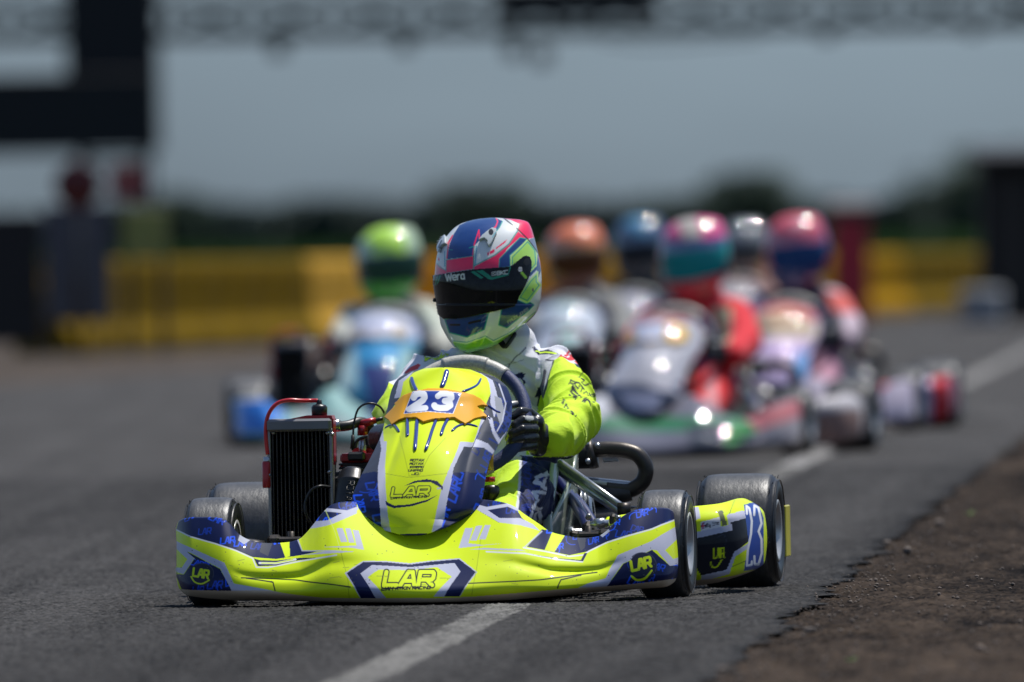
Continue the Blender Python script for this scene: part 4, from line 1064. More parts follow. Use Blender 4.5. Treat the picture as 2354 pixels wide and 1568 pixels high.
def helm_surf(u, v):
    l, r = _hl(v), _hr(v); c, h = (l+r)/2, (r-l)/2
    x = np.clip((u-c)/h, -.9995, .9995); k = h/122.; dep = helm_dep(v, k)
    cq = np.abs(x)**(1/.92); sq = np.sqrt(1-cq*cq)**.92
    return at(u, v, HY-dep*sq-(1-k)*.05*(v > 700))
def helmet_grid(nv, nq):
    vs = 655.6-154.9*np.cos(np.linspace(0.0, math.pi, nv))
    q = np.linspace(0, 2*math.pi, nq+1)[:-1]
    V, Q = np.meshgrid(vs, q, indexing='ij')
    U, Y = helm_point(V, Q)
    return at(U, V, Y).reshape(-1, 3), grid_faces(nv, nq, True), np.stack([U, V], -1).reshape(-1, 2)
PINK = (.98, .014, .10); TEAL = (.01, .36, .30); HNAVY = (.005, .045, .20); LIME = (.42, .74, .12); LIME2 = (.62, .88, .25); HW = (.72, .75, .74)
def paint_helmet(p):
    p.T = T3; _st = p.stroke; p.stroke = lambda pts, w, c, **k: _st(pts, w*1.5 if w < 11 else w, c, **k)
    E = lambda pts, w=8, c=TEAL: p.stroke(pts+[pts[0]], w, c)
    nav = [(372, 548), (385, 480), (400, 400), (440, 300), (500, 205), (640, 140), (830, 120), (932, 160), (905, 225), (860, 280), (780, 330), (700, 365), (655, 410), (642, 518)]
    p.poly(nav, HNAVY)
    p.poly([(650, 612), (652, 420), (700, 385), (820, 330), (900, 250), (935, 168), (1010, 145), (1110, 200), (1082, 275), (1000, 400), (860, 510)], HW)
    p.stroke([(672, 420), (660, 600)], 14, (.1, .4, .5)); p.stroke([(352, 470), (350, 620)], 12, (.1, .4, .5))
    p.stroke([(372, 540), (388, 400), (430, 310), (405, 350), (378, 390)], 8, PINK); p.stroke([(636, 512), (650, 400), (697, 255), (702, 345), (800, 285), (870, 215), (888, 165), (872, 138)], 8, PINK)
    p.poly([(366, 556), (644, 516), (644, 652), (362, 694)], PINK)
    p.poly([(650, 624), (860, 512), (1000, 400), (1092, 268), (1185, 340), (1112, 330), (1000, 430), (905, 545), (900, 640), (650, 660)], PINK)
    E([(366, 556), (644, 516), (644, 652), (362, 694)], 5); p.stroke([(650, 616), (862, 506), (1000, 396), (1085, 270), (1108, 200)], 8, TEAL); p.stroke([(648, 420), (644, 650)], 6, TEAL)
    p.stroke([(380, 455), (430, 455)], 5, TEAL); p.stroke([(600, 435), (650, 418)], 5, TEAL); p.stroke([(935, 168), (905, 228), (860, 284)], 7, TEAL)
    for P in ([(780, 485), (795, 478), (798, 510), (782, 514)], [(805, 472), (855, 445), (858, 475), (808, 503)], [(868, 436), (985, 345), (960, 385), (872, 448)]): p.poly(P, PINK)
    p.poly([(245, 716), (258, 600), (280, 600), (362, 664), (364, 696)], PINK); p.stroke([(272, 590), (300, 630), (362, 662)], 6, TEAL); p.poly([(285, 520), (300, 545), (296, 570), (282, 560)], PINK)
    p.poly([(935, 138), (1010, 135), (1160, 150), (1222, 195), (1260, 330), (1190, 345), (1090, 262), (1110, 195), (1020, 152)], PINK)
    p.poly([(905, 545), (1112, 332), (1185, 345), (1140, 400), (1010, 510), (1015, 625), (900, 640)], HNAVY); E([(905, 545), (1112, 332), (1185, 345), (1140, 400), (1010, 510), (1015, 625), (900, 640)], 6)
    p.poly([(1022, 520), (1192, 345), (1275, 450), (1290, 600), (1215, 690), (1200, 560), (1030, 610)], LIME); p.stroke([(1022, 610), (1022, 520), (1192, 350), (1278, 455), (1288, 600), (1222, 680)], 9, LIME2); p.stroke([(1035, 600), (1036, 530), (1190, 372), (1262, 460), (1272, 595), (1215, 660)], 6, TEAL)
    p.poly([(1290, 500), (1325, 520), (1330, 650), (1300, 740), (1280, 640)], HNAVY); p.poly([(1296, 520), (1340, 560), (1340, 660), (1322, 640)], PINK); p.poly([(1205, 350), (1260, 330), (1310, 500), (1280, 480)], (.2, .24, .32))
    p.poly([(1210, 690), (1290, 610), (1300, 640), (1210, 730)], HNAVY)
    lo = [(1095, 945), (1215, 760), (1292, 678), (1290, 770), (1328, 812), (1190, 995)]
    p.poly(lo, LIME); E(lo, 9, LIME2); E([(1115, 935), (1222, 772), (1276, 715), (1276, 780), (1306, 812), (1186, 968)], 6)
    p.ell((1243, 860), 10, 18, (.15, .15, .14))
    p.poly([(895, 1215), (928, 1050), (1080, 960), (1180, 1000), (1215, 985), (1255, 1012), (1205, 1065), (980, 1245)], HNAVY); E([(895, 1215), (928, 1050), (1080, 960), (1180, 1000), (1215, 985), (1255, 1012), (1205, 1065), (980, 1245)], 6)
    p.text('FINLEY JONES', 995, 1200, 24, 245, 7, (.3, .34, .4), ang=34, shear=.1)
    ch = [(350, 1155), (795, 1090), (752, 1262), (575, 1338), (398, 1292)]
    p.poly(ch, HNAVY); E(ch, 8)
    for (a, b, c, d) in ((412, 1212, 498, 1212), (598, 1196, 708, 1170)): p.stroke([(a, b), (c, d)], 24, (.004, .004, .005))
    p.poly([(435, 1390), (570, 1412), (762, 1345), (845, 1392), (1000, 1318), (1260, 1100), (1290, 1080), (1150, 1235), (850, 1440), (700, 1490), (560, 1505), (470, 1475)], (.22, .55, .04))
    p.stroke([(440, 1388), (575, 1405), (762, 1340), (845, 1388), (1000, 1310), (1270, 1095)], 7, LIME2); p.stroke([(440, 1375), (575, 1390), (762, 1326), (845, 1372), (1000, 1295), (1270, 1080)], 5, TEAL)
    p.stroke([(545, 1510), (700, 1490), (850, 1445), (1000, 1345), (1150, 1232), (1290, 1085), (1335, 990)], 22, (.006, .008, .007))
    p.stroke([(945, 132), (1080, 238), (1190, 345), (1270, 450), (1302, 500)], 8, (.008, .01, .012))
VISOR = [(236, 714), (440, 688), (640, 657), (900, 637), (1010, 628), (1060, 592), (1105, 556), (1140, 528), (1165, 518), (1200, 530), (1220, 575), (1220, 625), (1205, 700), (1150, 830), (1095, 930), (1070, 1000), (1050, 1024), (900, 1064), (700, 1110), (560, 1142), (440, 1152), (350, 1152), (295, 1105), (262, 900)]
def paint_visor(p):
    p.T = T3; T_ = (.02, .22, .15)
    p.text('Wera', 378, 770, 68, 185, 14, (.62, .64, .62), ang=6, shear=0, gap=.2)
    p.poly([(618, 680), (660, 672), (750, 742), (715, 748)], T_); p.poly([(675, 670), (738, 664), (832, 733), (985, 700), (1005, 632), (1018, 632), (992, 715), (830, 760), (795, 752)], T_)
    p.poly([(285, 728), (302, 722), (275, 810), (262, 820)], T_); p.poly([(310, 720), (330, 714), (300, 790), (282, 812)], T_)
    p.text('BKC', 880, 712, 34, 105, 9, (.6, .62, .6), ang=7, shear=.15); p.stroke([(828, 685), (868, 678), (870, 712), (830, 720), (828, 685)], 5, (.6, .62, .6)); p.stroke([(860, 684), (838, 700), (864, 710)], 5, (.6, .62, .6))
    p.ell((1107, 655), 21, 26, (.5, .5, .52)); p.stroke([(1090, 655), (1124, 652)], 5, (.1, .1, .1)); p.stroke([(1122, 690), (1160, 735)], 26, (.25, .5, .05)); p.ell((1172, 580), 30, 36, (.02, .02, .02))
SC1 = [(700, 375), (735, 330), (790, 285), (830, 258), (872, 262), (875, 300), (850, 350), (825, 400), (800, 430), (785, 405), (782, 372), (755, 352), (725, 362)]
SC2 = [(298, 440), (312, 385), (335, 345), (372, 320), (378, 400), (345, 415), (325, 440), (315, 485), (303, 480)]
def cv(P, T): return [(a*T[2]+T[0], b*T[2]+T[1]) for a, b in P]
def paint_scoop(p):
    p.T = T3; p.ell((822, 300), 24, 30, (.01, .01, .01), None); p.stroke([(345, 380), (318, 440)], 14, (.01, .01, .01)); p.stroke([(740, 366), (782, 384)], 16, (.02, .02, .02)); p.stroke([(868, 300), (835, 350)], 8, (.1, .45, .5))
HC = None
def build_helmet(parent, painter=paint_helmet, base=HW, nv=300, nq=520, hero=True, vpaint=paint_visor, vbase=(.006, .006, .007), sm='shell'):
    V, F, uv = helmet_grid(nv, nq)
    p = Painter(uv, base)
    painter(p)
    c = np.array(A(1122, 660, HY))
    h = fast_mesh('helmet', V-c, F[:, ::-1], sm, parent, p.c); h.location = c
    su = lambda u, v: helm_surf(u, v)-c
    vis = patch('visor', su, cv(VISOR, T3), 1.2, .004, 'gloss', h, .003, vpaint, vbase)
    if hero:
        patch('air_scoop', su, cv(SC1, T3), .8, .009, 'shell', h, .009, paint_scoop, (.5, .55, .55)); patch('air_scoop', su, cv(SC2, T3), .8, .008, 'shell', h, .008, paint_scoop, (.5, .55, .55))
        k = A(1001, 690, HY)-Vector(c); Bag().lathe([(0, .001), (0, .005), (.006, .005), (.007, .001)], k, (-1, -.3, 0), 12).obj('visor_tab', 'black', h)
        st = Bag().tube(smoothpts([A(1150, 785, .90)-Vector(c), A(1160, 797, .89)-Vector(c), A(1168, 790, .89)-Vector(c), A(1182, 770, .92)-Vector(c)], 4), .010, 10, flat=.5)
        st.obj('chin_strap', 'matte', h)
    return h
# ---- gloves
def glove_mesh(side, voxel=.0021):
    b = Bag(); ux = lambda u: u if side > 0 else 2*1066-u+10
    def P(u, v, y): return A(ux(u-12), v-4, y-.034)
    ellipsoid(b, P(1243, 1002, .415), (.026, .030, .036))
    ellipsoid(b, P(1232, 985, .395), (.022, .022, .028))
    capsule(b, P(1252, 1008, .43), P(1276, 1012, .50), .034, .036)
    ellipsoid(b, P(1246, 1030, .43), (.026, .03, .024))
    capsule(b, P(1245, 975, .40), P(1250, 1035, .42), .020, .020)
    def finger(J, r):
        for (a, c), (ra, rc) in zip(zip(J[:-1], J[1:]), zip(r[:-1], r[1:])): capsule(b, P(*a), P(*c), ra, rc, 14)
    rr = (.0118, .0108, .0102, .0088)
    finger([(1238, 972, .375), (1214, 968, .335), (1194, 981, .325), (1186, 996, .350)], rr)
    finger([(1241, 990, .370), (1212, 990, .325), (1188, 1000, .318), (1180, 1012, .345)], rr)
    finger([(1241, 1009, .372), (1212, 1012, .328), (1188, 1018, .322), (1182, 1026, .348)], rr)
    finger([(1240, 1027, .380), (1216, 1032, .340), (1198, 1036, .335), (1190, 1040, .355)], (.0108, .0098, .009, .008))
    finger([(1246, 968, .42), (1228, 952, .385), (1208, 950, .36), (1190, 962, .350)], (.014, .0125, .0115, .0095))
    me = remesh(b, voxel, 3, 'glove'); me.polygons.foreach_set('use_smooth', [True]*len(me.polygons))
    P_ = coords(me); uv = sheet(P_); p = Painter(uv, (.010, .010, .011))
    if side > 0:
        p.T = T4; p.mask = P_[:, 1] < .42
        p.poly([(1405, 580), (1440, 560), (1475, 575), (1480, 600), (1445, 615), (1412, 602)], (.45, .45, .43))
    set_cols(me, p.c); me.materials.append(M['glove'])
    return me
M['glove'] = mat('glove_leather', (0,)*3, .36, attr=True, bump=.4, bscale=120, coat=.15)
body, buv = body_mesh(.0029)
bP = coords(body); suit_colours(body, buv, bP); body.materials.append(M['cloth'])
driver = bpy.data.objects.new('person', body); driver.location = (KX, KY, 0); driver.rotation_euler = (0, 0, -KYAW); link(driver)
tag(driver, 'driver in white and fluorescent yellow suit with pink and navy helmet steering kart 23', 'person', 'kart drivers')
GLM = [glove_mesh(1), glove_mesh(-1, .004)]
for g in GLM: link(bpy.data.objects.new('glove', g), driver)
build_helmet(driver)
# ================================================================ setting
def ground_mat(name, base, scale, contrast=.5, bump=.6, tint=None, big=.25, rough=.85, dist=.006, spec=.08):
    m, nt, b = newmat(name); L = nt.links.new
    tc = nd(nt, 'ShaderNodeTexCoord')
    v = nd(nt, 'ShaderNodeTexVoronoi'); v.inputs['Scale'].default_value = scale; L(tc.outputs['Object'], v.inputs['Vector'])
    n = nd(nt, 'ShaderNodeTexNoise'); n.inputs['Scale'].default_value = scale*.8; n.inputs['Detail'].default_value = 6; n.inputs['Roughness'].default_value = .75; L(tc.outputs['Object'], n.inputs['Vector'])
    g = nd(nt, 'ShaderNodeTexNoise'); g.inputs['Scale'].default_value = .7; g.inputs['Detail'].default_value = 7; L(tc.outputs['Object'], g.inputs['Vector'])
    mp = nd(nt, 'ShaderNodeMapping'); mp.inputs['Rotation'].default_value = (0, 0, R(4)); mp.inputs['Scale'].default_value = (5.5, .12, 1); L(tc.outputs['Object'], mp.inputs['Vector'])
    st = nd(nt, 'ShaderNodeTexNoise'); st.inputs['Scale'].default_value = 1.0; st.inputs['Detail'].default_value = 5; L(mp.outputs[0], st.inputs['Vector'])
    mr = nd(nt, 'ShaderNodeMapRange'); mr.inputs['From Min'].default_value = .33; mr.inputs['From Max'].default_value = .67; mr.inputs['To Min'].default_value = 1-contrast; mr.inputs['To Max'].default_value = 1+contrast*1.3; L(n.outputs['Fac'], mr.inputs['Value'])
    m2 = nd(nt, 'ShaderNodeMapRange'); m2.inputs['From Min'].default_value = .3; m2.inputs['From Max'].default_value = .7; m2.inputs['To Min'].default_value = 1-big; m2.inputs['To Max'].default_value = 1+big; L(g.outputs['Fac'], m2.inputs['Value'])
    m3 = nd(nt, 'ShaderNodeMapRange'); m3.inputs['From Min'].default_value = .3; m3.inputs['From Max'].default_value = .7; m3.inputs['To Min'].default_value = 1-big*.7; m3.inputs['To Max'].default_value = 1+big*.5; L(st.outputs['Fac'], m3.inputs['Value'])
    k = nd(nt, 'ShaderNodeMath'); k.operation = 'MULTIPLY'; L(mr.outputs[0], k.inputs[0]); L(m2.outputs[0], k.inputs[1])
    k2 = nd(nt, 'ShaderNodeMath'); k2.operation = 'MULTIPLY'; L(k.outputs[0], k2.inputs[0]); L(m3.outputs[0], k2.inputs[1])
    mix = nd(nt, 'ShaderNodeMix'); mix.data_type = 'RGBA'; mix.inputs['A'].default_value = (*base, 1); mix.inputs['B'].default_value = (*(tint or base), 1)
    L(v.outputs['Color'], mix.inputs['Factor'])
    sc_ = nd(nt, 'ShaderNodeVectorMath'); sc_.operation = 'SCALE'; L(mix.outputs['Result'], sc_.inputs[0]); L(k2.outputs[0], sc_.inputs['Scale'])
    L(sc_.outputs[0], b.inputs['Base Color']); b.inputs['Roughness'].default_value = rough
    b.inputs['Specular IOR Level'].default_value = spec
    ad = nd(nt, 'ShaderNodeMath'); ad.operation = 'ADD'; L(v.outputs['Distance'], ad.inputs[0]); L(n.outputs['Fac'], ad.inputs[1])
    bp = nd(nt, 'ShaderNodeBump'); bp.inputs['Strength'].default_value = bump; bp.inputs['Distance'].default_value = dist; L(ad.outputs[0], bp.inputs['Height']); L(bp.outputs[0], b.inputs['Normal'])
    return m
M['asphalt'] = ground_mat('worn_asphalt', (.040, .0386, .0375), 95, .65, 1.0, (.078, .074, .071), .28)
M['line'] = ground_mat('worn_white_paint', (.15, .147, .14), 95, .6, .8, (.26, .25, .24), .4)
M['asphalt_near'] = mat('coarse_asphalt', (0,)*3, .85, attr=True, var=.06, vscale=1.5, spec=.06)
M['dirt'] = ground_mat('stony_dirt', (.014, .0095, .0065), 60, .8, 1.0, (.055, .040, .029), .85, dist=.02)
M['verge'] = ground_mat('dry_verge', (.04, .03, .023), 20, .5, .6, (.08, .064, .05), .3)
M['grass'] = ground_mat('far_grass', (.007, .017, .006), 2, .4, .5, (.012, .024, .008), .3, spec=0)

def quad_sheet(name, pts, z, m, kind='structure'):
    o = mesh_obj(name, [(x, y, z) for x, y in pts], [tuple(range(len(pts)))], m, smooth=False); o['kind'] = kind; return o
quad_sheet('ground', [(-3000, -60), (3000, -60), (3000, 6000), (-3000, 6000)], -.09, 'grass')
edge = lambda Y: .394+.0465*(Y-33.3)
# track: asphalt bend running away to the right
rg = np.random.RandomState(3)
def wob(n, a): 
    w = rg.normal(size=n); return np.convolve(w, [.25, .5, .25], 'same')*a
ys = np.concatenate([np.arange(5, 70, .06), np.arange(70, 190, 1.0)])
xe = edge(ys)+wob(len(ys), .022)*np.clip(1, 0, 1)+.012*np.sin(ys*2.1)+.01*np.sin(ys*5.3)
left = [(-14, 185), (-14, 92.0), (-3.3, 103.5), (3.4, 158), (7.4, 186)]
pts = [(-30, 5), *[(x, y) for x, y in zip(xe, ys)], (12, 200), (8, 192), (3.6, 160), (-3.1, 103.5), (-9, 88), (-30, 60)]
quad_sheet('track', pts, 0.0, 'asphalt')
quad_sheet('verge', [(-60, 40), (-30, 59), (-9, 87), (-3.1, 102.5), (3.6, 159), (8, 191), (14, 230), (-60, 260)], -.006, 'verge')
# painted edge line (far part) and the coarse surface of the near track with the worn near part of the line
ly = np.arange(61.9, 190, .12)
lx = -.32+.0463*(ly-33.3)
V = []
w1 = .055+wob(len(ly), .008); w2 = .055+wob(len(ly), .008)
for i in range(len(ly)): V += [(lx[i]-w1[i], ly[i], .004), (lx[i]+w2[i], ly[i], .004)]
F = [(2*i, 2*i+1, 2*i+3, 2*i+2) for i in range(len(ly)-1)]
mesh_obj('edge_line', V, F, 'line', smooth=False)['kind'] = 'structure'
def blur(a, k):
    for ax in (0, 1): a = np.apply_along_axis(lambda r: np.convolve(np.pad(r, k, mode='wrap'), np.ones(2*k+1)/(2*k+1), 'same')[k:-k], ax, a) if k else a
    return a
def soft(n, m, cell_r, cell_c, rg_):
    """smooth random field"""
    g = rg_.normal(size=(n//cell_r+3, m//cell_c+3)); r = np.arange(n)/cell_r; c = np.arange(m)/cell_c
    i = r.astype(int); j = c.astype(int); fr = (r-i)[:, None]; fc = (c-j)[None]; fr = fr*fr*(3-2*fr); fc = fc*fc*(3-2*fc)
    return (g[i][:, j]*(1-fc)+g[i][:, j+1]*fc)*(1-fr)+(g[i+1][:, j]*(1-fc)+g[i+1][:, j+1]*fc)*fr
r3 = np.random.RandomState(12)
ny_, nx_ = 2200, 860
Yn = 31.5+30.5*np.linspace(0, 1, ny_)**1.15
Tn = np.linspace(0, 1, nx_)
xr_ = np.interp(Yn, ys, xe)
XX = -2.3+(xr_[:, None]+2.3)*Tn[None]; YY = np.repeat(Yn[:, None], nx_, 1)
h1 = r3.normal(size=(ny_, nx_)); h2 = soft(ny_, nx_, 3, 3, r3); h3 = soft(ny_, nx_, 60, 30, r3)
h4 = soft(ny_, nx_, 3, 2, r3); Hh = .0011*h1+.0006*np.abs(h2)+.0005*h3
Hh *= np.clip((1-Tn)*60, .15, 1)[None]*np.clip(Tn*40, 0, 1)[None]
Z_ = .0035+Hh
ton = np.clip(1+.13*soft(ny_, nx_, 1100, 14, r3)+.10*soft(ny_, nx_, 700, 45, r3)+.30*h1+.52*h4+.18*h2+.08*h3+.10*soft(ny_, nx_, 400, 50, r3), .25, 2.6)
base_c = np.array([.033, .0318, .031])
Cc = base_c[None, None]*ton[..., None]
ld = np.abs(XX-(-.32+.0463*(YY-33.3)))
wear = soft(ny_, nx_, 30, 12, r3)*.35+soft(ny_, nx_, 4, 3, r3)*.45+h1*.2
on = np.clip((.056+.006*soft(ny_, nx_, 25, 3, r3)-ld)/.006, 0, 1)*np.clip(.62+.60*wear, .0, 1)
Cc = Cc*(1-on[..., None])+np.array([.15, .146, .136])[None, None]*np.clip(ton*.5+.5, .5, 1.3)[..., None]*on[..., None]
# black rubber laid down by the karts
rub = np.exp(-((XX-(-.9+.0463*(YY-33.3)))/.35)**2)*.25+np.exp(-((XX-(.30+.0463*(YY-33.3)))/.10)**2)*.18
Cc *= (1-rub)[..., None]*(1-.45*np.exp(-((xr_[:, None]-XX)/.035)**2))[..., None]  # asphalt edge darkened for tar and a painted shadow band
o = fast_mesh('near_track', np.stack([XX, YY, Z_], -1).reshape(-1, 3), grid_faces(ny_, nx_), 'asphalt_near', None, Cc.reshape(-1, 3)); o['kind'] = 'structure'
# rough dirt shoulder beside the broken asphalt edge
nx, ny = 440, 2000
Yg = 24+np.linspace(0, 1, ny)**1.2*60
Tx = np.linspace(0, 1, nx)**1.3
YY, TT = np.meshgrid(Yg, Tx, indexing='ij')
rd = np.random.RandomState(5)
XX = np.interp(Yg, ys, xe)[:, None]-.045+TT*3.2
a1 = soft(ny, nx, 90, 70, rd); a2 = soft(ny, nx, 22, 16, rd); a3 = soft(ny, nx, 4, 4, rd); a4 = rd.normal(size=(ny, nx))
fur = np.zeros_like(XX)         # ruts left by karts running wide; their shadow is also painted in
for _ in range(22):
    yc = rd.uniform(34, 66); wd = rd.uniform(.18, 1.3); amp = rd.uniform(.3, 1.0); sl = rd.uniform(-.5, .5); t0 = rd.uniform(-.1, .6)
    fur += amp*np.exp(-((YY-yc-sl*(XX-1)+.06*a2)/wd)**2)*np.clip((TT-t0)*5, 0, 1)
ZZ = -.014+.0045*a1+.0028*a2+.0022*a3+.0020*np.abs(a4)-.010*fur+.012*np.clip(TT*14, 0, 1)
tn = np.clip(1+.30*a1+.32*a2+.32*a3+.38*a4-.75*np.clip(fur, 0, 1.2), .12, 3.4)  # ruts darkened in the colour as painted shadow bands
tn *= 1-.55*np.exp(-(TT/.015)**2)  # painted shadow band where the dirt meets the asphalt
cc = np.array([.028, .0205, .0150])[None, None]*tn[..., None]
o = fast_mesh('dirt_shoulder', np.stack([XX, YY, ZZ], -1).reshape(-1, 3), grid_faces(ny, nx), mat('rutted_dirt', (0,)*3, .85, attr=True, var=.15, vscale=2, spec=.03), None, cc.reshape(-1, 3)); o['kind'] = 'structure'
quad_sheet('far_shoulder', [(edge(84)-.03, 83), (edge(84)+60, 83), (90, 260), (edge(190)+3, 190), (edge(140), 140)], -.004, 'dirt')
quad_sheet('near_shoulder', [(edge(24)+2.9, 10), (60, 10), (60, 84), (edge(84)+2.9, 84)], -.002, 'dirt')
# loose stones: on the shoulder and scattered over the asphalt edge
b = Bag(); rr = random.Random(11)
import bmesh
def ico():
    bm = bmesh.new(); bmesh.ops.create_icosphere(bm, subdivisions=1, radius=1)
    v = [x.co.copy() for x in bm.verts]; f = [[y.index for y in x.verts] for x in bm.faces]; bm.free(); return v, f
IV, IF = ico()
for i in range(2600):
    Y = 30+rr.random()**1.6*34; off = rr.gauss(.05, .04) if rr.random() < .35 else rr.uniform(0, 1.4)
    s = rr.uniform(.0012, .0036)*(1.0 if off < .08 else 1.6)
    if rr.random() < .006: s = rr.uniform(.008, .016)
    c = Vector((edge(Y)+off, Y, s*.3+(.004 if off < 0 else .012)))
    sx, sy, sz = rr.uniform(.7, 1.3), rr.uniform(.7, 1.3), rr.uniform(.5, .9)
    b.add([Vector((v.x*sx*rr.uniform(.8, 1.1), v.y*sy, v.z*sz*rr.uniform(.8, 1.1)))*s+c for v in IV], IF, False)
o = b.obj('loose_gravel', mat('brown_stone', (.16, .125, .10), .8, var=.75, vscale=30)); o['kind'] = 'stuff'; o['label'] = 'small brown stones scattered along the broken edge of the track'; o['category'] = 'gravel'
b = Bag()
for i in range(2600):
    Y = 28+rr.random()**1.3*24; X = rr.uniform(-2.4, edge(Y))
    s = rr.uniform(.0015, .0042)
    b.add([Vector((v.x*rr.uniform(.8, 1.3), v.y, v.z*.6))*s+Vector((X, Y, s*.2)) for v in IV], IF, False)
o = b.obj('track_grit', 'asphalt'); o['kind'] = 'stuff'; o['label'] = 'fine grey grit lying on the asphalt around the front kart'; o['category'] = 'grit'

# ---- point at distance Y on the camera ray of an image pixel (world metres)
_cw = np.array(CR)
def wp(u, v, Y):
    d = np.array([(u-UC)/FPX, (VC-v)/FPX, -1.0]) @ _cw.T
    s = Y/d[1]; return Vector((d*s+np.array([0, 0, CAM_H])).tolist())
# ---- plastic barrier blocks behind the bend
M['by'] = mat('yellow_barrier_plastic', (.31, .165, .0), .7, spec=.05, var=.2, vscale=3); M['bo'] = mat('orange_barrier_plastic', (.36, .145, .0), .7, spec=.05, var=.2, vscale=3); M['bl'] = mat('faded_barrier_plastic', (.52, .30, .04), .7, spec=.05, var=.2, vscale=3)
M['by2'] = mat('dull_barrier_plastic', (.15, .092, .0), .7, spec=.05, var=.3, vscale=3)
B0, B1 = Vector((-3.6, 131, 0)), Vector((7.4, 186, 0))
def barrier(p, ang, m, L=1.46, H=.84, label='', sc=1, drop=0):
    H -= drop
    t = empty('track_barrier', p, ang); L *= sc
    b = Bag()
    prof = [(-.24, 0), (-.24, .16*H), (-.15, .34*H), (-.11, H-.03), (-.08, H), (.08, H), (.11, H-.03), (.15, .34*H), (.24, .16*H), (.24, 0)]
    V = []; 
    for x in (-L/2, -L/2+.03, L/2-.03, L/2):
        k = .93 if abs(x) > L/2-.01 else 1
        V += [(x, a*k, z*(1 if z < .01 else k**.3)) for a, z in prof]
    n = len(prof); F = [(i*n+j, i*n+j+1, (i+1)*n+j+1, (i+1)*n+j) for i in range(3) for j in range(n-1)]+[tuple(range(n-1, -1, -1)), tuple(3*n+j for j in range(n))]
    b.add(V, F, False); b.obj('barrier_body', m, t)
    r = Bag()
    for x in (-L*.3, 0, L*.3): r.box((x, -.135, H*.62), (L*.26, .03, H*.5), bev=.3)
    r.obj('moulded_panel', m, t)
    c = Bag()
    for x in (-L/2, L/2): c.tube([(x, 0, H*.2), (x, 0, H*.86)], .035, 10)
    c.obj('joint_pin', m, t)
    return tag(t, label, 'barrier', 'plastic barriers behind the bend')
nb = 36; d = B1-B0; ang = math.atan2(d.y, d.x)
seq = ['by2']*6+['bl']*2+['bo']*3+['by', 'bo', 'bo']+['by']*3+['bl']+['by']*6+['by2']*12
cn = {'by': 'yellow', 'bo': 'orange', 'bl': 'faded pale yellow', 'by2': 'dull dark yellow'}
ordw = 'first second third fourth fifth sixth seventh eighth ninth tenth eleventh twelfth thirteenth fourteenth fifteenth sixteenth seventeenth eighteenth'.split()
def blabel(i):
    return '%s plastic barrier, %s from the %s end of the barrier row' % (cn[seq[i]], ordw[min(i, nb-1-i)], 'left' if i < nb/2 else 'right')
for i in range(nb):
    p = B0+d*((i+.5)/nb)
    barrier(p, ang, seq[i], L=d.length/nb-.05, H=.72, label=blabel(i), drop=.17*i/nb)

# ---- left: marshal post with boards
def board(name, u0, u1, v0, v1, Y, m, label, cat, legs=True, thick=.06):
    a, c = wp(u0, v1, Y), wp(u1, v0, Y); w = c.x-a.x; h = c.z-a.z
    t = empty(name, ((a.x+c.x)/2, Y, 0))
    Bag().box((0, 0, (a.z+c.z)/2), (w, thick, h), bev=.1).obj('panel', m, t)
    if legs and a.z > .05:
        for s in (-1, 1): Bag().box((s*(w/2-.05), .02, a.z/2+.02), (.05, .05, a.z+.04)).obj('leg', 'burnt', t)
    return tag(t, label, cat)
M['dark'] = mat('black_vinyl', (.006, .006, .007), .7); M['greyb'] = mat('grey_board', (.075, .075, .088), .6); M['lime_b'] = mat('lime_board', (.26, .27, .07), .6)
M['dred'] = mat('dark_red_sign', (.10, .008, .006), .5); M['palew'] = mat('pale_banner', (.26, .275, .275), .7)
board('hoarding', -60, 92, 492, 792, 128, 'dark', 'tall black hoarding at the far left edge below the banner', 'hoarding')
board('notice_board', 104, 252, 470, 742, 129, 'greyb', 'grey upright board between the black hoarding and the yellow barriers', 'board')
board('timing_board', 284, 384, 480, 598, 130, 'lime_b', 'small lime green board standing above the left end of the yellow barriers', 'board')
# round red sign on a post
c = wp(178, 425, 127.5); t = empty('round_sign', (c.x, 127.5, 0))
Bag().lathe([(0, .001), (0, .17), (.02, .175), (.025, .17), (.025, .001)], (0, 0, c.z), (0, -1, 0), 40).obj('disc', 'dred', t)
Bag().lathe([(.026, .1), (.03, .1), (.031, .0)], (0, 0, c.z), (0, -1, 0), 40).obj('inner_disc', M['dred'], t)
Bag().tube([(0, .05, 0), (0, .05, c.z)], .03, 10).obj('pole', 'burnt', t)
tag(t, 'dark red round sign on a pole above the grey board', 'sign')
# red pennant
c = wp(292, 455, 131); t = empty('pennant', (c.x, 131, 0))
Bag().tube([(0, 0, 0), (0, 0, c.z+.28)], .015, 8).obj('pole', 'burnt', t)
V = [(x*.24, .03*math.sin(x*7), c.z+.26-z*.26) for z in np.linspace(0, 1, 8) for x in np.linspace(-.5, .6, 12)]
fast_mesh('cloth', V, grid_faces(8, 12), mat('faded_red_cloth', (.30, .05, .06), .8), t); tag(t, 'faded red pennant on a thin pole above the lime board', 'flag')

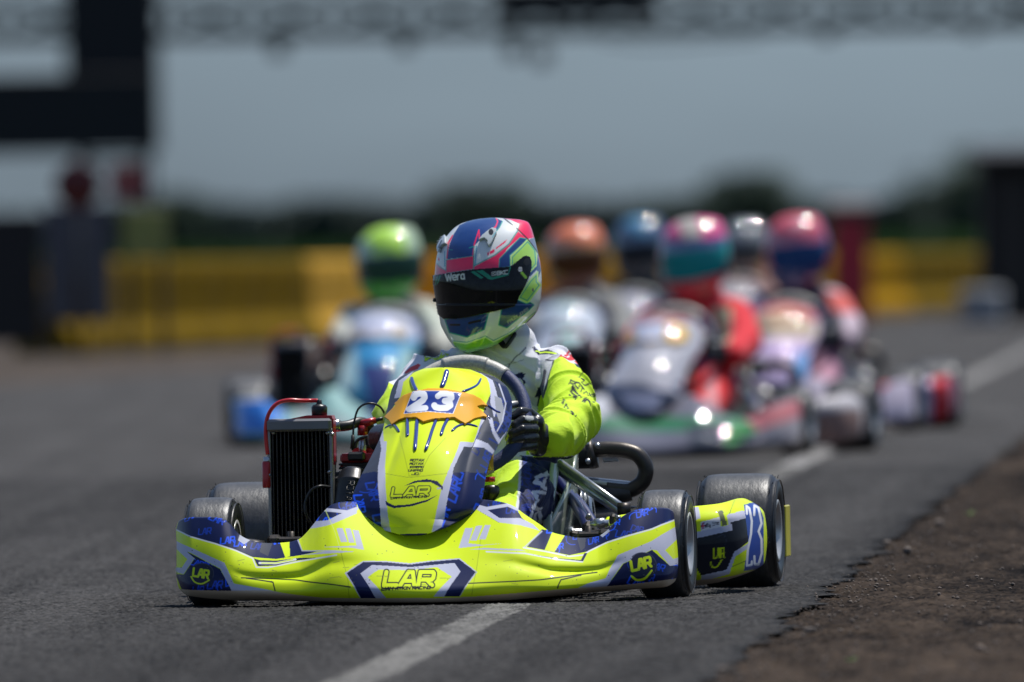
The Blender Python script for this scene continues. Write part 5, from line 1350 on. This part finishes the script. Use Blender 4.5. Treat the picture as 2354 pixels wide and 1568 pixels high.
# ---- gantry: lattice truss across the track on a boxed tower
GY = 255.0
def truss_beam(p, q, s, n, b, r=.03):
    p, q = Vector(p), Vector(q); d = (q-p).normalized(); up = Vector((0, 0, 1)) if abs(d.z) < .5 else Vector((1, 0, 0)); rt = d.cross(up).normalized()
    C = [up*(s/2)*i+rt*(s/2)*j for i, j in ((-1, -1), (-1, 1), (1, 1), (1, -1))]
    for c in C: b.tube([p+c, q+c], r*1.4, 6)
    for k in range(n):
        a = p.lerp(q, k/n); e = p.lerp(q, (k+1)/n)
        for f in range(4):
            c0, c1 = C[f], C[(f+1) % 4]
            b.tube([a+c0, e+c1] if k % 2 else [a+c1, e+c0], r, 5); b.tube([a+c0, a+c1], r, 5)
t = empty('gantry', (0, GY, 0))
l0, r0 = wp(-350, 62, GY), wp(3000, 14, GY)
b = Bag(); truss_beam((l0.x, 0, l0.z+.05), (r0.x, 0, r0.z+.05), .52, 18, b, .05); b.obj('truss', 'matte', t)
b = Bag(); b.tube([(l0.x, -.28, l0.z-.20), (r0.x, -.28, r0.z-.20)], .085, 8); b.obj('cable_tray', 'matte', t)
tl_, tr_ = wp(150, 0, GY), wp(362, 0, GY)
b = Bag(); truss_beam(((tl_.x+tr_.x)/2, 0, 0), ((tl_.x+tr_.x)/2, 0, 5.6), 1.05, 8, b, .03); b.obj('tower', 'burnt', t)
z1 = wp(250, 345, GY).z
Bag().box(((tl_.x+tr_.x)/2, 0, (5.6+z1)/2), (tr_.x-tl_.x, 1.3, 5.6-z1), bev=.03).obj('tower_wrap', 'dark', t)
xr = r0.x+1.5
b = Bag(); truss_beam((xr, 0, 0), (xr, 0, 5.4), .8, 8, b, .03); b.obj('tower', 'burnt', t)
a_, c_ = wp(1145, 46, GY), wp(1508, -40, GY)
Bag().box(((a_.x+c_.x)/2, -.5, (a_.z+c_.z)/2), (c_.x-a_.x, .3, c_.z-a_.z), bev=.1).obj('light_box', 'dark', t)
for u, v in ((640, 108), (1180, 112), (1245, 128), (250, 80), (330, 60), (1900, 70), (2235, 60), (2330, 40), (930, 95)):
    p = wp(u, v, GY); Bag().box((p.x, -.2, p.z), (.26, .3, .24), Matrix.Rotation(.3, 3, 'X'), .2).obj('spotlight', 'dark', t)
cab = smoothpts([Vector((wp(u, v, GY).x, -.3, wp(u, v, GY).z)) for u, v in ((1380, 88), (1450, 98), (1530, 100), (1650, 92), (1750, 85))], 5)
Bag().tube(cab, .02, 6).obj('cable', 'burnt', t)
tag(t, 'dark lattice truss gantry spanning the track with a black boxed tower', 'gantry')
a_, c_ = wp(-120, 358, GY-1), wp(360, 168, GY-1)
t = empty('banner', ((a_.x+c_.x)/2, GY-1.2, 0))
Bag().box((0, 0, (a_.z+c_.z)/2), (c_.x-a_.x, .3, c_.z-a_.z), bev=.05).obj('sheet', 'dark', t)
for x in (-(c_.x-a_.x)/2+.1, (c_.x-a_.x)/2-.12): Bag().box((x, .1, a_.z/2+.1), (.1, .1, a_.z+.2)).obj('post', 'burnt', t)
tag(t, 'wide black banner hung in front of the gantry tower', 'banner')
# ---- right edge: dark hut and a white block
a_, c_ = wp(2262, 712, 150), wp(2420, 352, 150)
t = empty('marshal_hut', ((a_.x+c_.x)/2, 150, 0)); w = c_.x-a_.x; h = c_.z
Bag().box((0, .6, h/2-.03), (w, 1.1, h-.06), bev=.02).obj('wall', mat('dark_creosote_boards', (.012, .010, .008), .8, bump=.5, bscale=9), t)
Bag().box((0, .55, h+.0), (w+.12, 1.4, .07), Matrix.Rotation(.06, 3, 'X'), .1).obj('roof', 'matte', t)
Bag().box((-.05, .03, h*.45), (w*.5, .04, h*.8), bev=.05).obj('door', mat('dark_door', (.02, .016, .012), .7), t)
tag(t, 'dark timber marshal hut at the right edge beyond the track', 'hut')
c = wp(2262, 700, 149)
t = empty('tyre_stack', (c.x-.05, 148, 0))
for k in range(3): Bag().lathe([(-.035, .11), (-.05, .14), (-.045, .19), (0, .205), (.045, .19), (.05, .14), (.035, .11)], (0, 0, .05+k*.102), (0, 0, 1), 28, closed=True).obj('tyre', mat('whitewashed_rubber', (.30, .31, .32), .7), t)
tag(t, 'short stack of whitewashed tyres in front of the dark hut', 'tyre stack')

# ---- distant hedge and trees
def leaf_mat(name, c0, c1):
    m, nt, b = newmat(name); L = nt.links.new
    g = nd(nt, 'ShaderNodeNewGeometry'); mix = nd(nt, 'ShaderNodeMix'); mix.data_type = 'RGBA'
    mix.inputs['A'].default_value = (*c0, 1); mix.inputs['B'].default_value = (*c1, 1)
    L(g.outputs['Random Per Island'], mix.inputs['Factor']); L(mix.outputs['Result'], b.inputs['Base Color']); b.inputs['Roughness'].default_value = .7
    return m
M['leaf'] = leaf_mat('dark_foliage', (.016, .040, .020), (.034, .072, .034)); M['leafb'] = leaf_mat('hazed_foliage', (.014, .038, .028), (.028, .060, .040))  # distance haze put into the leaf colours, bluer in the second
M['bark'] = mat('bark', (.05, .04, .03), .9, bump=.6)
def leaves(centres, n, spread, size, seed):
    r_ = np.random.RandomState(seed); C = np.array(centres)
    k = r_.randint(0, len(C), n); d = r_.normal(size=(n, 3)); d /= np.linalg.norm(d, axis=1)[:, None]
    P = C[k, :3]+d*(C[k, 3:4]*r_.uniform(.5, 1.05, (n, 1)))*spread
    a = r_.normal(size=(n, 3)); a /= np.linalg.norm(a, axis=1)[:, None]; b_ = np.cross(a, r_.normal(size=(n, 3))); b_ /= np.linalg.norm(b_, axis=1)[:, None]
    s = size*r_.uniform(.6, 1.4, (n, 1))
    V = np.stack([P-a*s-b_*s*.6, P+a*s-b_*s*.6, P+a*s+b_*s*.6, P-a*s+b_*s*.6], 1).reshape(-1, 3)
    return V, np.arange(4*n).reshape(-1, 4)
def tree(u, vtop, Y, wpx, label, m='leaf', seed=0, cat='tree'):
    top = wp(u, vtop, Y); g = Vector((top.x, Y, 0)); H = top.z; W = wpx/FPX*Y/2
    t = empty('tree', g); W *= 1.25; r_ = random.Random(seed)
    b = Bag().tube(smoothpts([(0, 0, 0), (.04*H, 0, .3*H), (0, .02*H, .75*H)], 4), [.06*H*(1-.07*i) for i in range(9)], 8)
    for k in range(6):
        a = k*1.05+r_.random(); b.tube([(0, 0, H*(.3+.07*k)), (math.cos(a)*W*.6, math.sin(a)*W*.6, H*(.5+.06*k))], [.025*H, .008*H], 6)
    b.obj('trunk', 'bark', t)
    cs = [(r_.uniform(-1, 1)*W*.75, r_.uniform(-1, 1)*W*.5, H*r_.uniform(.25, .78), W*r_.uniform(.28, .5)) for _ in range(22)]
    cs.append((0, 0, H*.8, min(W*.35, H*.2)))
    V, F = leaves(cs, 3200, 1.0, H*.035, seed); V[:, 2] = np.clip(V[:, 2], .05, H*1.02)
    fast_mesh('crown', V, F, m, t, smooth=False)
    return tag(t, label, cat, 'trees along the horizon')
hr = random.Random(5); prof = pchip([-200, 100, 330, 420, 560, 700, 800, 950, 1100, 1250, 1400, 1550, 1700, 1850, 2000, 2100, 2200, 2353, 2600], [490, 490, 460, 452, 472, 468, 460, 466, 452, 458, 464, 458, 454, 462, 462, 440, 420, 400, 385])
cs = []
for u in np.arange(-200, 2600, 5.5):
    vt = float(prof(u))+hr.uniform(0, 16); Y = 1500+hr.uniform(-60, 60); p = wp(u, vt, Y); W = hr.uniform(.5, 1.1)
    z = p.z-W
    while z > -.5: cs.append((p.x, Y, z, W)); z -= W*1.3
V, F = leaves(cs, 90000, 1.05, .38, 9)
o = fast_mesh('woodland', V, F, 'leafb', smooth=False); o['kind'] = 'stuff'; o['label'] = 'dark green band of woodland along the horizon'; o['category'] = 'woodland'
tree(1085, 415, 1400, 210, 'dark rounded tree above the helmet of the front driver', seed=1)
tree(1700, 395, 1400, 220, 'tall dark tree above the pack of karts', seed=2)
tree(2205, 385, 1380, 260, 'dark tree left of the hut at the right edge', seed=3)
tree(2330, 335, 1360, 240, 'tallest dark tree behind the hut at the right edge', seed=4)
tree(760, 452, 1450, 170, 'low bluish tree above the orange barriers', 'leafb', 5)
tree(380, 440, 1400, 160, 'dark tree just right of the banner', seed=6)
tree(1560, 448, 1420, 170, 'low tree between the blue and pink helmets', seed=7)
tree(1880, 452, 1420, 150, 'small dark tree above the red helmet', seed=8)

# small weeds rooted in the dirt shoulder
def weed(x, y, r_, n, seed, label):
    t = empty('weed', (x, y, .0)); q = random.Random(seed); b = Bag(); st = Bag()
    for k in range(n):
        a = q.uniform(0, 6.28); l = r_*q.uniform(.6, 1.2); d = Vector((math.cos(a), math.sin(a), q.uniform(.3, 1.0))).normalized(); s_ = d.cross(Vector((0, 0, 1))).normalized()*l*.22
        p0 = Vector((0, 0, .008)); st.tube([p0, p0+d*l*.5], .0012, 4)
        b.add([p0+d*l*.35, p0+d*l*.7+s_, p0+d*l*1.1-Vector((0, 0, l*.15)), p0+d*l*.7-s_], [(0, 1, 2, 3)], False)
    b.obj('leaf', M['weedleaf'], t); st.obj('stem', M['weedleaf'], t); return tag(t, label, 'weed')
M['weedleaf'] = mat('weed_leaf', (.12, .22, .03), .5)
weed(1.345, 50.6, .022, 9, 1, 'tiny green weed growing in the brown dirt beside the right edge of the photo')
weed(.66, 33.9, .016, 8, 2, 'tiny green weed in the dirt at the bottom edge of the photo')
weed(1.62, 44.0, .012, 6, 3, 'smallest green weed in the dirt, far right below the track edge')
# ================================================================ the pack behind
LOWBODY, luv = body_mesh(.013, False); lP = coords(LOWBODY)
M['paint2'] = mat('glossy_race_plastic', (0,)*3, .6, spec=.2, coat=1.0, attr=True, var=.03, coatrough=.03, cior=1.75)
def copy_tree(o, parent):
    c = o.copy(); COL.objects.link(c); c.parent = parent
    for ch in o.children: copy_tree(ch, c)
    return c
SHELLS = ('front_fairing', 'number_panel', 'side_pod', 'number_plate')
def pack_kart(u, s, yaw, fair, panel, pod, plate, label, hlabel, suit, helm, z=1.0, hyaw=25, stem=0):
    Yh = FPX/s; hc_ = A(1122, 660, HY)
    psi = R(yaw); Xh = (u-UC-3.5)/FPX*Yh
    X = Xh-(hc_.x*math.cos(psi)+HY*math.sin(psi)); Y = Yh-(-hc_.x*math.sin(psi)+HY*math.cos(psi))
    k = empty('racing_kart', (X, Y, 0), -psi)
    for ch in hero.children:
        if ch.name.split('.')[0] not in SHELLS+('bumper_end',): copy_tree(ch, k)
    V, F, uv = fairing_grid(240, 46); p = Painter(uv, fair[0]); fair[1](p); fast_mesh('front_fairing', V, F, 'paint2', k, p.c)
    V, F, uv = num_grid(90, 70); p = Painter(uv, panel[0]); panel[1](p); fast_mesh('number_panel', V, F[:, ::-1], 'paint2', k, p.c)
    patch('number_plate', num_surf, band_pts(), 3.0, .014, 'paint2', k, .004, plate[1], plate[0])
    for sd_ in (1, -1): 
        o = build_pod(k, sd_, pod[1], pod[0], 60, 24)
    tag(k, label, 'kart', 'racing karts on the track')
    me = LOWBODY.copy(); p = Painter(luv, suit[0]); P = lP
    leg = P[:, 2] < .335; arm = ~leg & ((luv[:, 0] > 1240) | (luv[:, 0] < 985))
    p.c[arm] = suit[1]; p.c[leg] = suit[2]
    for m_, pts, c in suit[3]:
        p.mask = leg if m_ == 'leg' else ~leg; p.poly(pts, c)
    neck = (P[:, 2] > .66) & (np.abs(P[:, 0]-A(1148, 800, .97).x) < .075); p.c[neck] = suit[4]
    set_cols(me, p.c); me.materials.clear(); me.materials.append(M['cloth'])
    d = bpy.data.objects.new('person', me); d.location = k.location; d.rotation_euler = k.rotation_euler; d.scale = (1, 1, z); link(d)
    for g in GLM: link(bpy.data.objects.new('glove', g), d)
    h = build_helmet(d, helm[1], helm[0], 70, 110, False, lambda p: None, helm[2], 'shell2'); h.rotation_euler = (0, 0, R(hyaw))
    tag(d, hlabel, 'person', 'kart drivers')
    return k
def fa(*polys):
    def f(p):
        for P, c in polys: p.poly(P, c)
    return f
no = lambda p: None
# green helmet, blue and teal kart on the left
pack_kart(902, 545, 1.5,
    ((.22, .42, .38), fa(([(400, 1180), (560, 1180), (600, 1260), (540, 1340), (400, 1345)], (.01, .20, .70)), ([(1400, 1180), (1560, 1160), (1560, 1350), (1420, 1350)], (.01, .20, .70)), ([(880, 1150), (1090, 1150), (1040, 1300), (930, 1300)], (.005, .02, .20)), ([(400, 1180), (560, 1175), (560, 1200), (400, 1215)], (.6, .62, .6)), ([(650, 1230), (850, 1290), (850, 1340), (620, 1320)], (.45, .52, .5)))),
    ((.02, .25, .42), fa(([(880, 840), (1180, 840), (1180, 960), (880, 960)], (.55, .58, .72)), ([(900, 1060), (1060, 1060), (1010, 1240), (930, 1240)], (.005, .02, .16)), ([(830, 1000), (900, 1000), (880, 1160), (810, 1160)], (.35, .50, .50)), ([(1060, 1000), (1140, 1000), (1100, 1160), (1030, 1160)], (.35, .55, .52)), ([(900, 980), (1080, 980), (1060, 1050), (920, 1050)], (.01, .24, .5)))),
    ((.02, .18, .5), no), ((.50, .42, .32), fa(([(940, 895), (1060, 895), (1050, 955), (935, 955)], (.55, .56, .68)))),
    'blue and teal racing kart at the far left of the chasing pack', 'driver in pale suit with green and white helmet in the leftmost chasing kart',
    ((.30, .30, .27), (.42, .42, .36), (.05, .07, .2), [('top', [(1120, 800), (1160, 800), (1170, 960), (1110, 960)], (.05, .30, .04)), ('top', [(1230, 820), (1300, 820), (1330, 930), (1240, 900)], (.55, .6, .5))], (.12, .5, .02)),
    ((.46, .60, .34), fa(([(1020, 495), (1140, 495), (1125, 640), (1010, 640)], (.50, .85, .02)), ([(1000, 730), (1180, 720), (1200, 820), (1000, 820)], (.05, .55, .01)), ([(1000, 620), (1250, 600), (1250, 720), (1000, 730)], (.02, .06, .06))), (.02, .07, .04)))
# orange helmet, white and green kart right behind the leader
pack_kart(1330, 500, 2.5,
    ((.42, .44, .46), fa(([(1300, 1180), (1560, 1160), (1560, 1350), (1320, 1340)], (.02, .16, .10)))),
    ((.52, .55, .62), fa(([(900, 1060), (1080, 1060), (1030, 1240), (930, 1240)], (.01, .10, .06)), ([(960, 860), (1060, 860), (1040, 1040), (960, 1040)], (.30, .48, .45)))),
    ((.02, .10, .07), no), ((.5, .55, .6), no),
    'white and green racing kart right behind the leading kart', 'driver in grey suit with orange helmet right behind the leader',
    ((.30, .31, .32), (.20, .20, .19), (.02, .06, .04), [('top', [(1060, 830), (1220, 830), (1220, 1000), (1060, 1000)], (.36, .37, .40))], (.03, .03, .03)),
    ((.78, .17, .02), fa(([(1000, 600), (1250, 580), (1250, 740), (1000, 760)], (.45, .20, .005)), ([(1030, 680), (1200, 660), (1180, 820), (1030, 820)], (.22, .03, .01))), (.10, .03, .004)))
# dark blue helmet
pack_kart(1478, 450, 4,
    ((.16, .17, .2), no), ((.12, .13, .16), fa(([(900, 850), (1150, 850), (1120, 950), (900, 950)], (.35, .32, .4)))), ((.05, .05, .07), no), ((.3, .3, .32), no),
    'dark grey racing kart half hidden between the orange and pink helmets', 'driver in dark suit with dark blue helmet half hidden by the pink helmet',
    ((.05, .06, .07), (.07, .075, .09), (.03, .03, .05), [], (.03, .03, .035)),
    ((.025, .06, .13), fa(([(1000, 640), (1250, 620), (1250, 820), (1000, 820)], (.05, .055, .07)), ([(1040, 495), (1130, 495), (1110, 590), (1040, 590)], (.04, .20, .34))), (.015, .018, .025)), z=1.035)  # light blue patch paints a glint on the helmet crown
# grey helmet far behind
pack_kart(1717, 385, 4,
    ((.4, .4, .42), no), ((.45, .3, .28), no), ((.3, .1, .1), no), ((.4, .4, .4), no),
    'pale racing kart farthest back, between the pink and red helmets', 'driver in pale pink suit with grey helmet farthest back in the pack',
    ((.42, .22, .18), (.48, .26, .2), (.3, .1, .1), [], (.2, .14, .12)),
    ((.20, .20, .19), fa(([(1000, 640), (1250, 620), (1250, 700), (1000, 720)], (.04, .04, .04))), (.03, .03, .03)))
# pink helmet, grey and white kart
pack_kart(1603, 592, 9.5,
    ((.15, .14, .17), fa(([(400, 1150), (640, 1150), (700, 1290), (640, 1345), (400, 1345)], (.13, .12, .15)), ([(620, 1235), (980, 1235), (1350, 1235), (1300, 1275), (980, 1300), (660, 1275)], (.012, .16, .05)), ([(700, 1290), (1150, 1290), (1250, 1380), (640, 1380)], (.11, .105, .14)), ([(1130, 1270), (1290, 1250), (1380, 1345), (1150, 1380)], (.02, .025, .045)), ([(1250, 1270), (1340, 1250), (1400, 1290), (1280, 1350)], (.015, .22, .02)), ([(1330, 1230), (1560, 1160), (1560, 1260), (1400, 1290)], (.55, .16, .16)), ([(1380, 1290), (1560, 1230), (1560, 1350), (1400, 1350)], (.36, .31, .31)), ([(700, 1210), (760, 1150), (860, 1150), (800, 1260)], (.5, .5, .53)))),
    ((.40, .39, .42), fa(([(815, 1110), (1110, 1110), (1080, 1240), (840, 1240)], (.035, .045, .085)), ([(880, 1150), (1030, 1150), (1020, 1210), (900, 1210)], (.30, .31, .42)), ([(960, 1110), (1040, 1080), (1100, 1150), (1010, 1130)], (.5, .48, .52)), ([(940, 840), (1100, 840), (1140, 880), (920, 890)], (.42, .18, .16)))),
    ((.48, .45, .46), fa(([(1600, 1220), (1750, 1200), (1750, 1330), (1600, 1330)], (.24, .15, .13)))), ((.62, .36, .04), fa(([(925, 890), (1040, 890), (1030, 960), (935, 960)], (.52, .54, .66)), ([(1060, 900), (1130, 920), (1110, 960), (1050, 955)], (.85, .50, .0)))),
    'grey and white racing kart with green trim leading the chasing pack', 'driver in red suit with pink helmet and teal visor in the grey and white kart',
    ((.55, .05, .07), (.62, .010, .02), (.74, .008, .012), [('top', [(1190, 830), (1260, 830), (1265, 960), (1200, 960)], (.55, .66, .42)), ('leg', [(1185, 1060), (1215, 1060), (1235, 1250), (1190, 1250)], (.62, .30, .32)), ('top', [(1040, 830), (1100, 830), (1090, 960), (1020, 960)], (.30, .22, .26))], (.30, .01, .03)),
    ((.70, .03, .17), fa(([(1050, 495), (1120, 495), (1105, 600), (1040, 600)], (.50, .42, .34)), ([(1000, 590), (1250, 570), (1250, 640), (1000, 660)], (.05, .06, .2)), ([(1000, 640), (1050, 630), (1060, 730), (1000, 740)], (.01, .02, .06)), ([(1170, 620), (1250, 610), (1250, 720), (1190, 730)], (.01, .02, .06)), ([(1000, 740), (1250, 700), (1250, 820), (1000, 820)], (.42, .02, .045))), (.004, .26, .25)), z=1.01, hyaw=22)
# red helmet, pink and white kart
pack_kart(1838, 535, 5,
    ((.40, .34, .40), fa(([(1250, 1180), (1560, 1160), (1560, 1350), (1270, 1340)], (.42, .36, .44)), ([(560, 1200), (760, 1200), (760, 1360), (560, 1360)], (.5, .2, .2)), ([(420, 1180), (560, 1180), (560, 1350), (420, 1350)], (.2, .4, .6)))),
    ((.58, .42, .62), fa(([(880, 845), (1160, 845), (1170, 920), (880, 920)], (.60, .09, .06)), ([(900, 930), (1170, 930), (1150, 1000), (890, 1000)], (.62, .50, .36)), ([(1060, 1060), (1140, 1040), (1110, 1240), (1000, 1240)], (.16, .36, .68)), ([(800, 1080), (870, 1060), (880, 1240), (820, 1240)], (.30, .42, .72)))),
    ((.50, .008, .012), fa(([(1590, 1160), (1635, 1160), (1635, 1340), (1590, 1340)], (.42, .42, .6)), ([(1700, 1160), (1780, 1160), (1780, 1340), (1700, 1340)], (.20, .06, .10)))), ((.60, .40, .24), no),
    'pink white and light blue racing kart at the right of the pack', 'driver in navy and pink suit with red helmet at the right of the pack',
    ((.06, .05, .08), (.46, .36, .42), (.45, .22, .30), [('top', [(1240, 815), (1360, 815), (1380, 900), (1250, 890)], (.60, .10, .08)), ('top', [(1180, 880), (1290, 900), (1280, 1060), (1180, 1060)], (.02, .02, .035))], (.12, .04, .10)),
    ((.66, .03, .035), fa(([(1000, 570), (1250, 550), (1250, 640), (1000, 660)], (.50, .05, .09)), ([(1050, 530), (1120, 530), (1110, 560), (1050, 560)], (.55, .2, .24)), ([(1000, 730), (1250, 700), (1250, 820), (1000, 820)], (.03, .03, .14)), ([(1180, 500), (1250, 540), (1250, 700), (1215, 700)], (.14, .02, .10))), (.01, .05, .16)), z=1.02)
# red marker board with a grey lamp housing beyond the pack
a_, c_ = wp(1915, 702, 150), wp(1995, 505, 150)
t = empty('marker_board', ((a_.x+c_.x)/2, 150, 0))
Bag().box((0, 0, c_.z/2), (c_.x-a_.x, .10, c_.z), bev=.15).obj('panel', mat('red_marker_plastic', (.42, .012, .03), .5), t)
Bag().box((0, 0, c_.z+.09), ((c_.x-a_.x)*1.5, .14, .16), bev=.35).obj('lamp_housing', mat('dull_pink_grey_plastic', (.10, .06, .06), .5), t)
tag(t, 'red upright marker board with a grey lamp housing right of the red helmet', 'marker board')
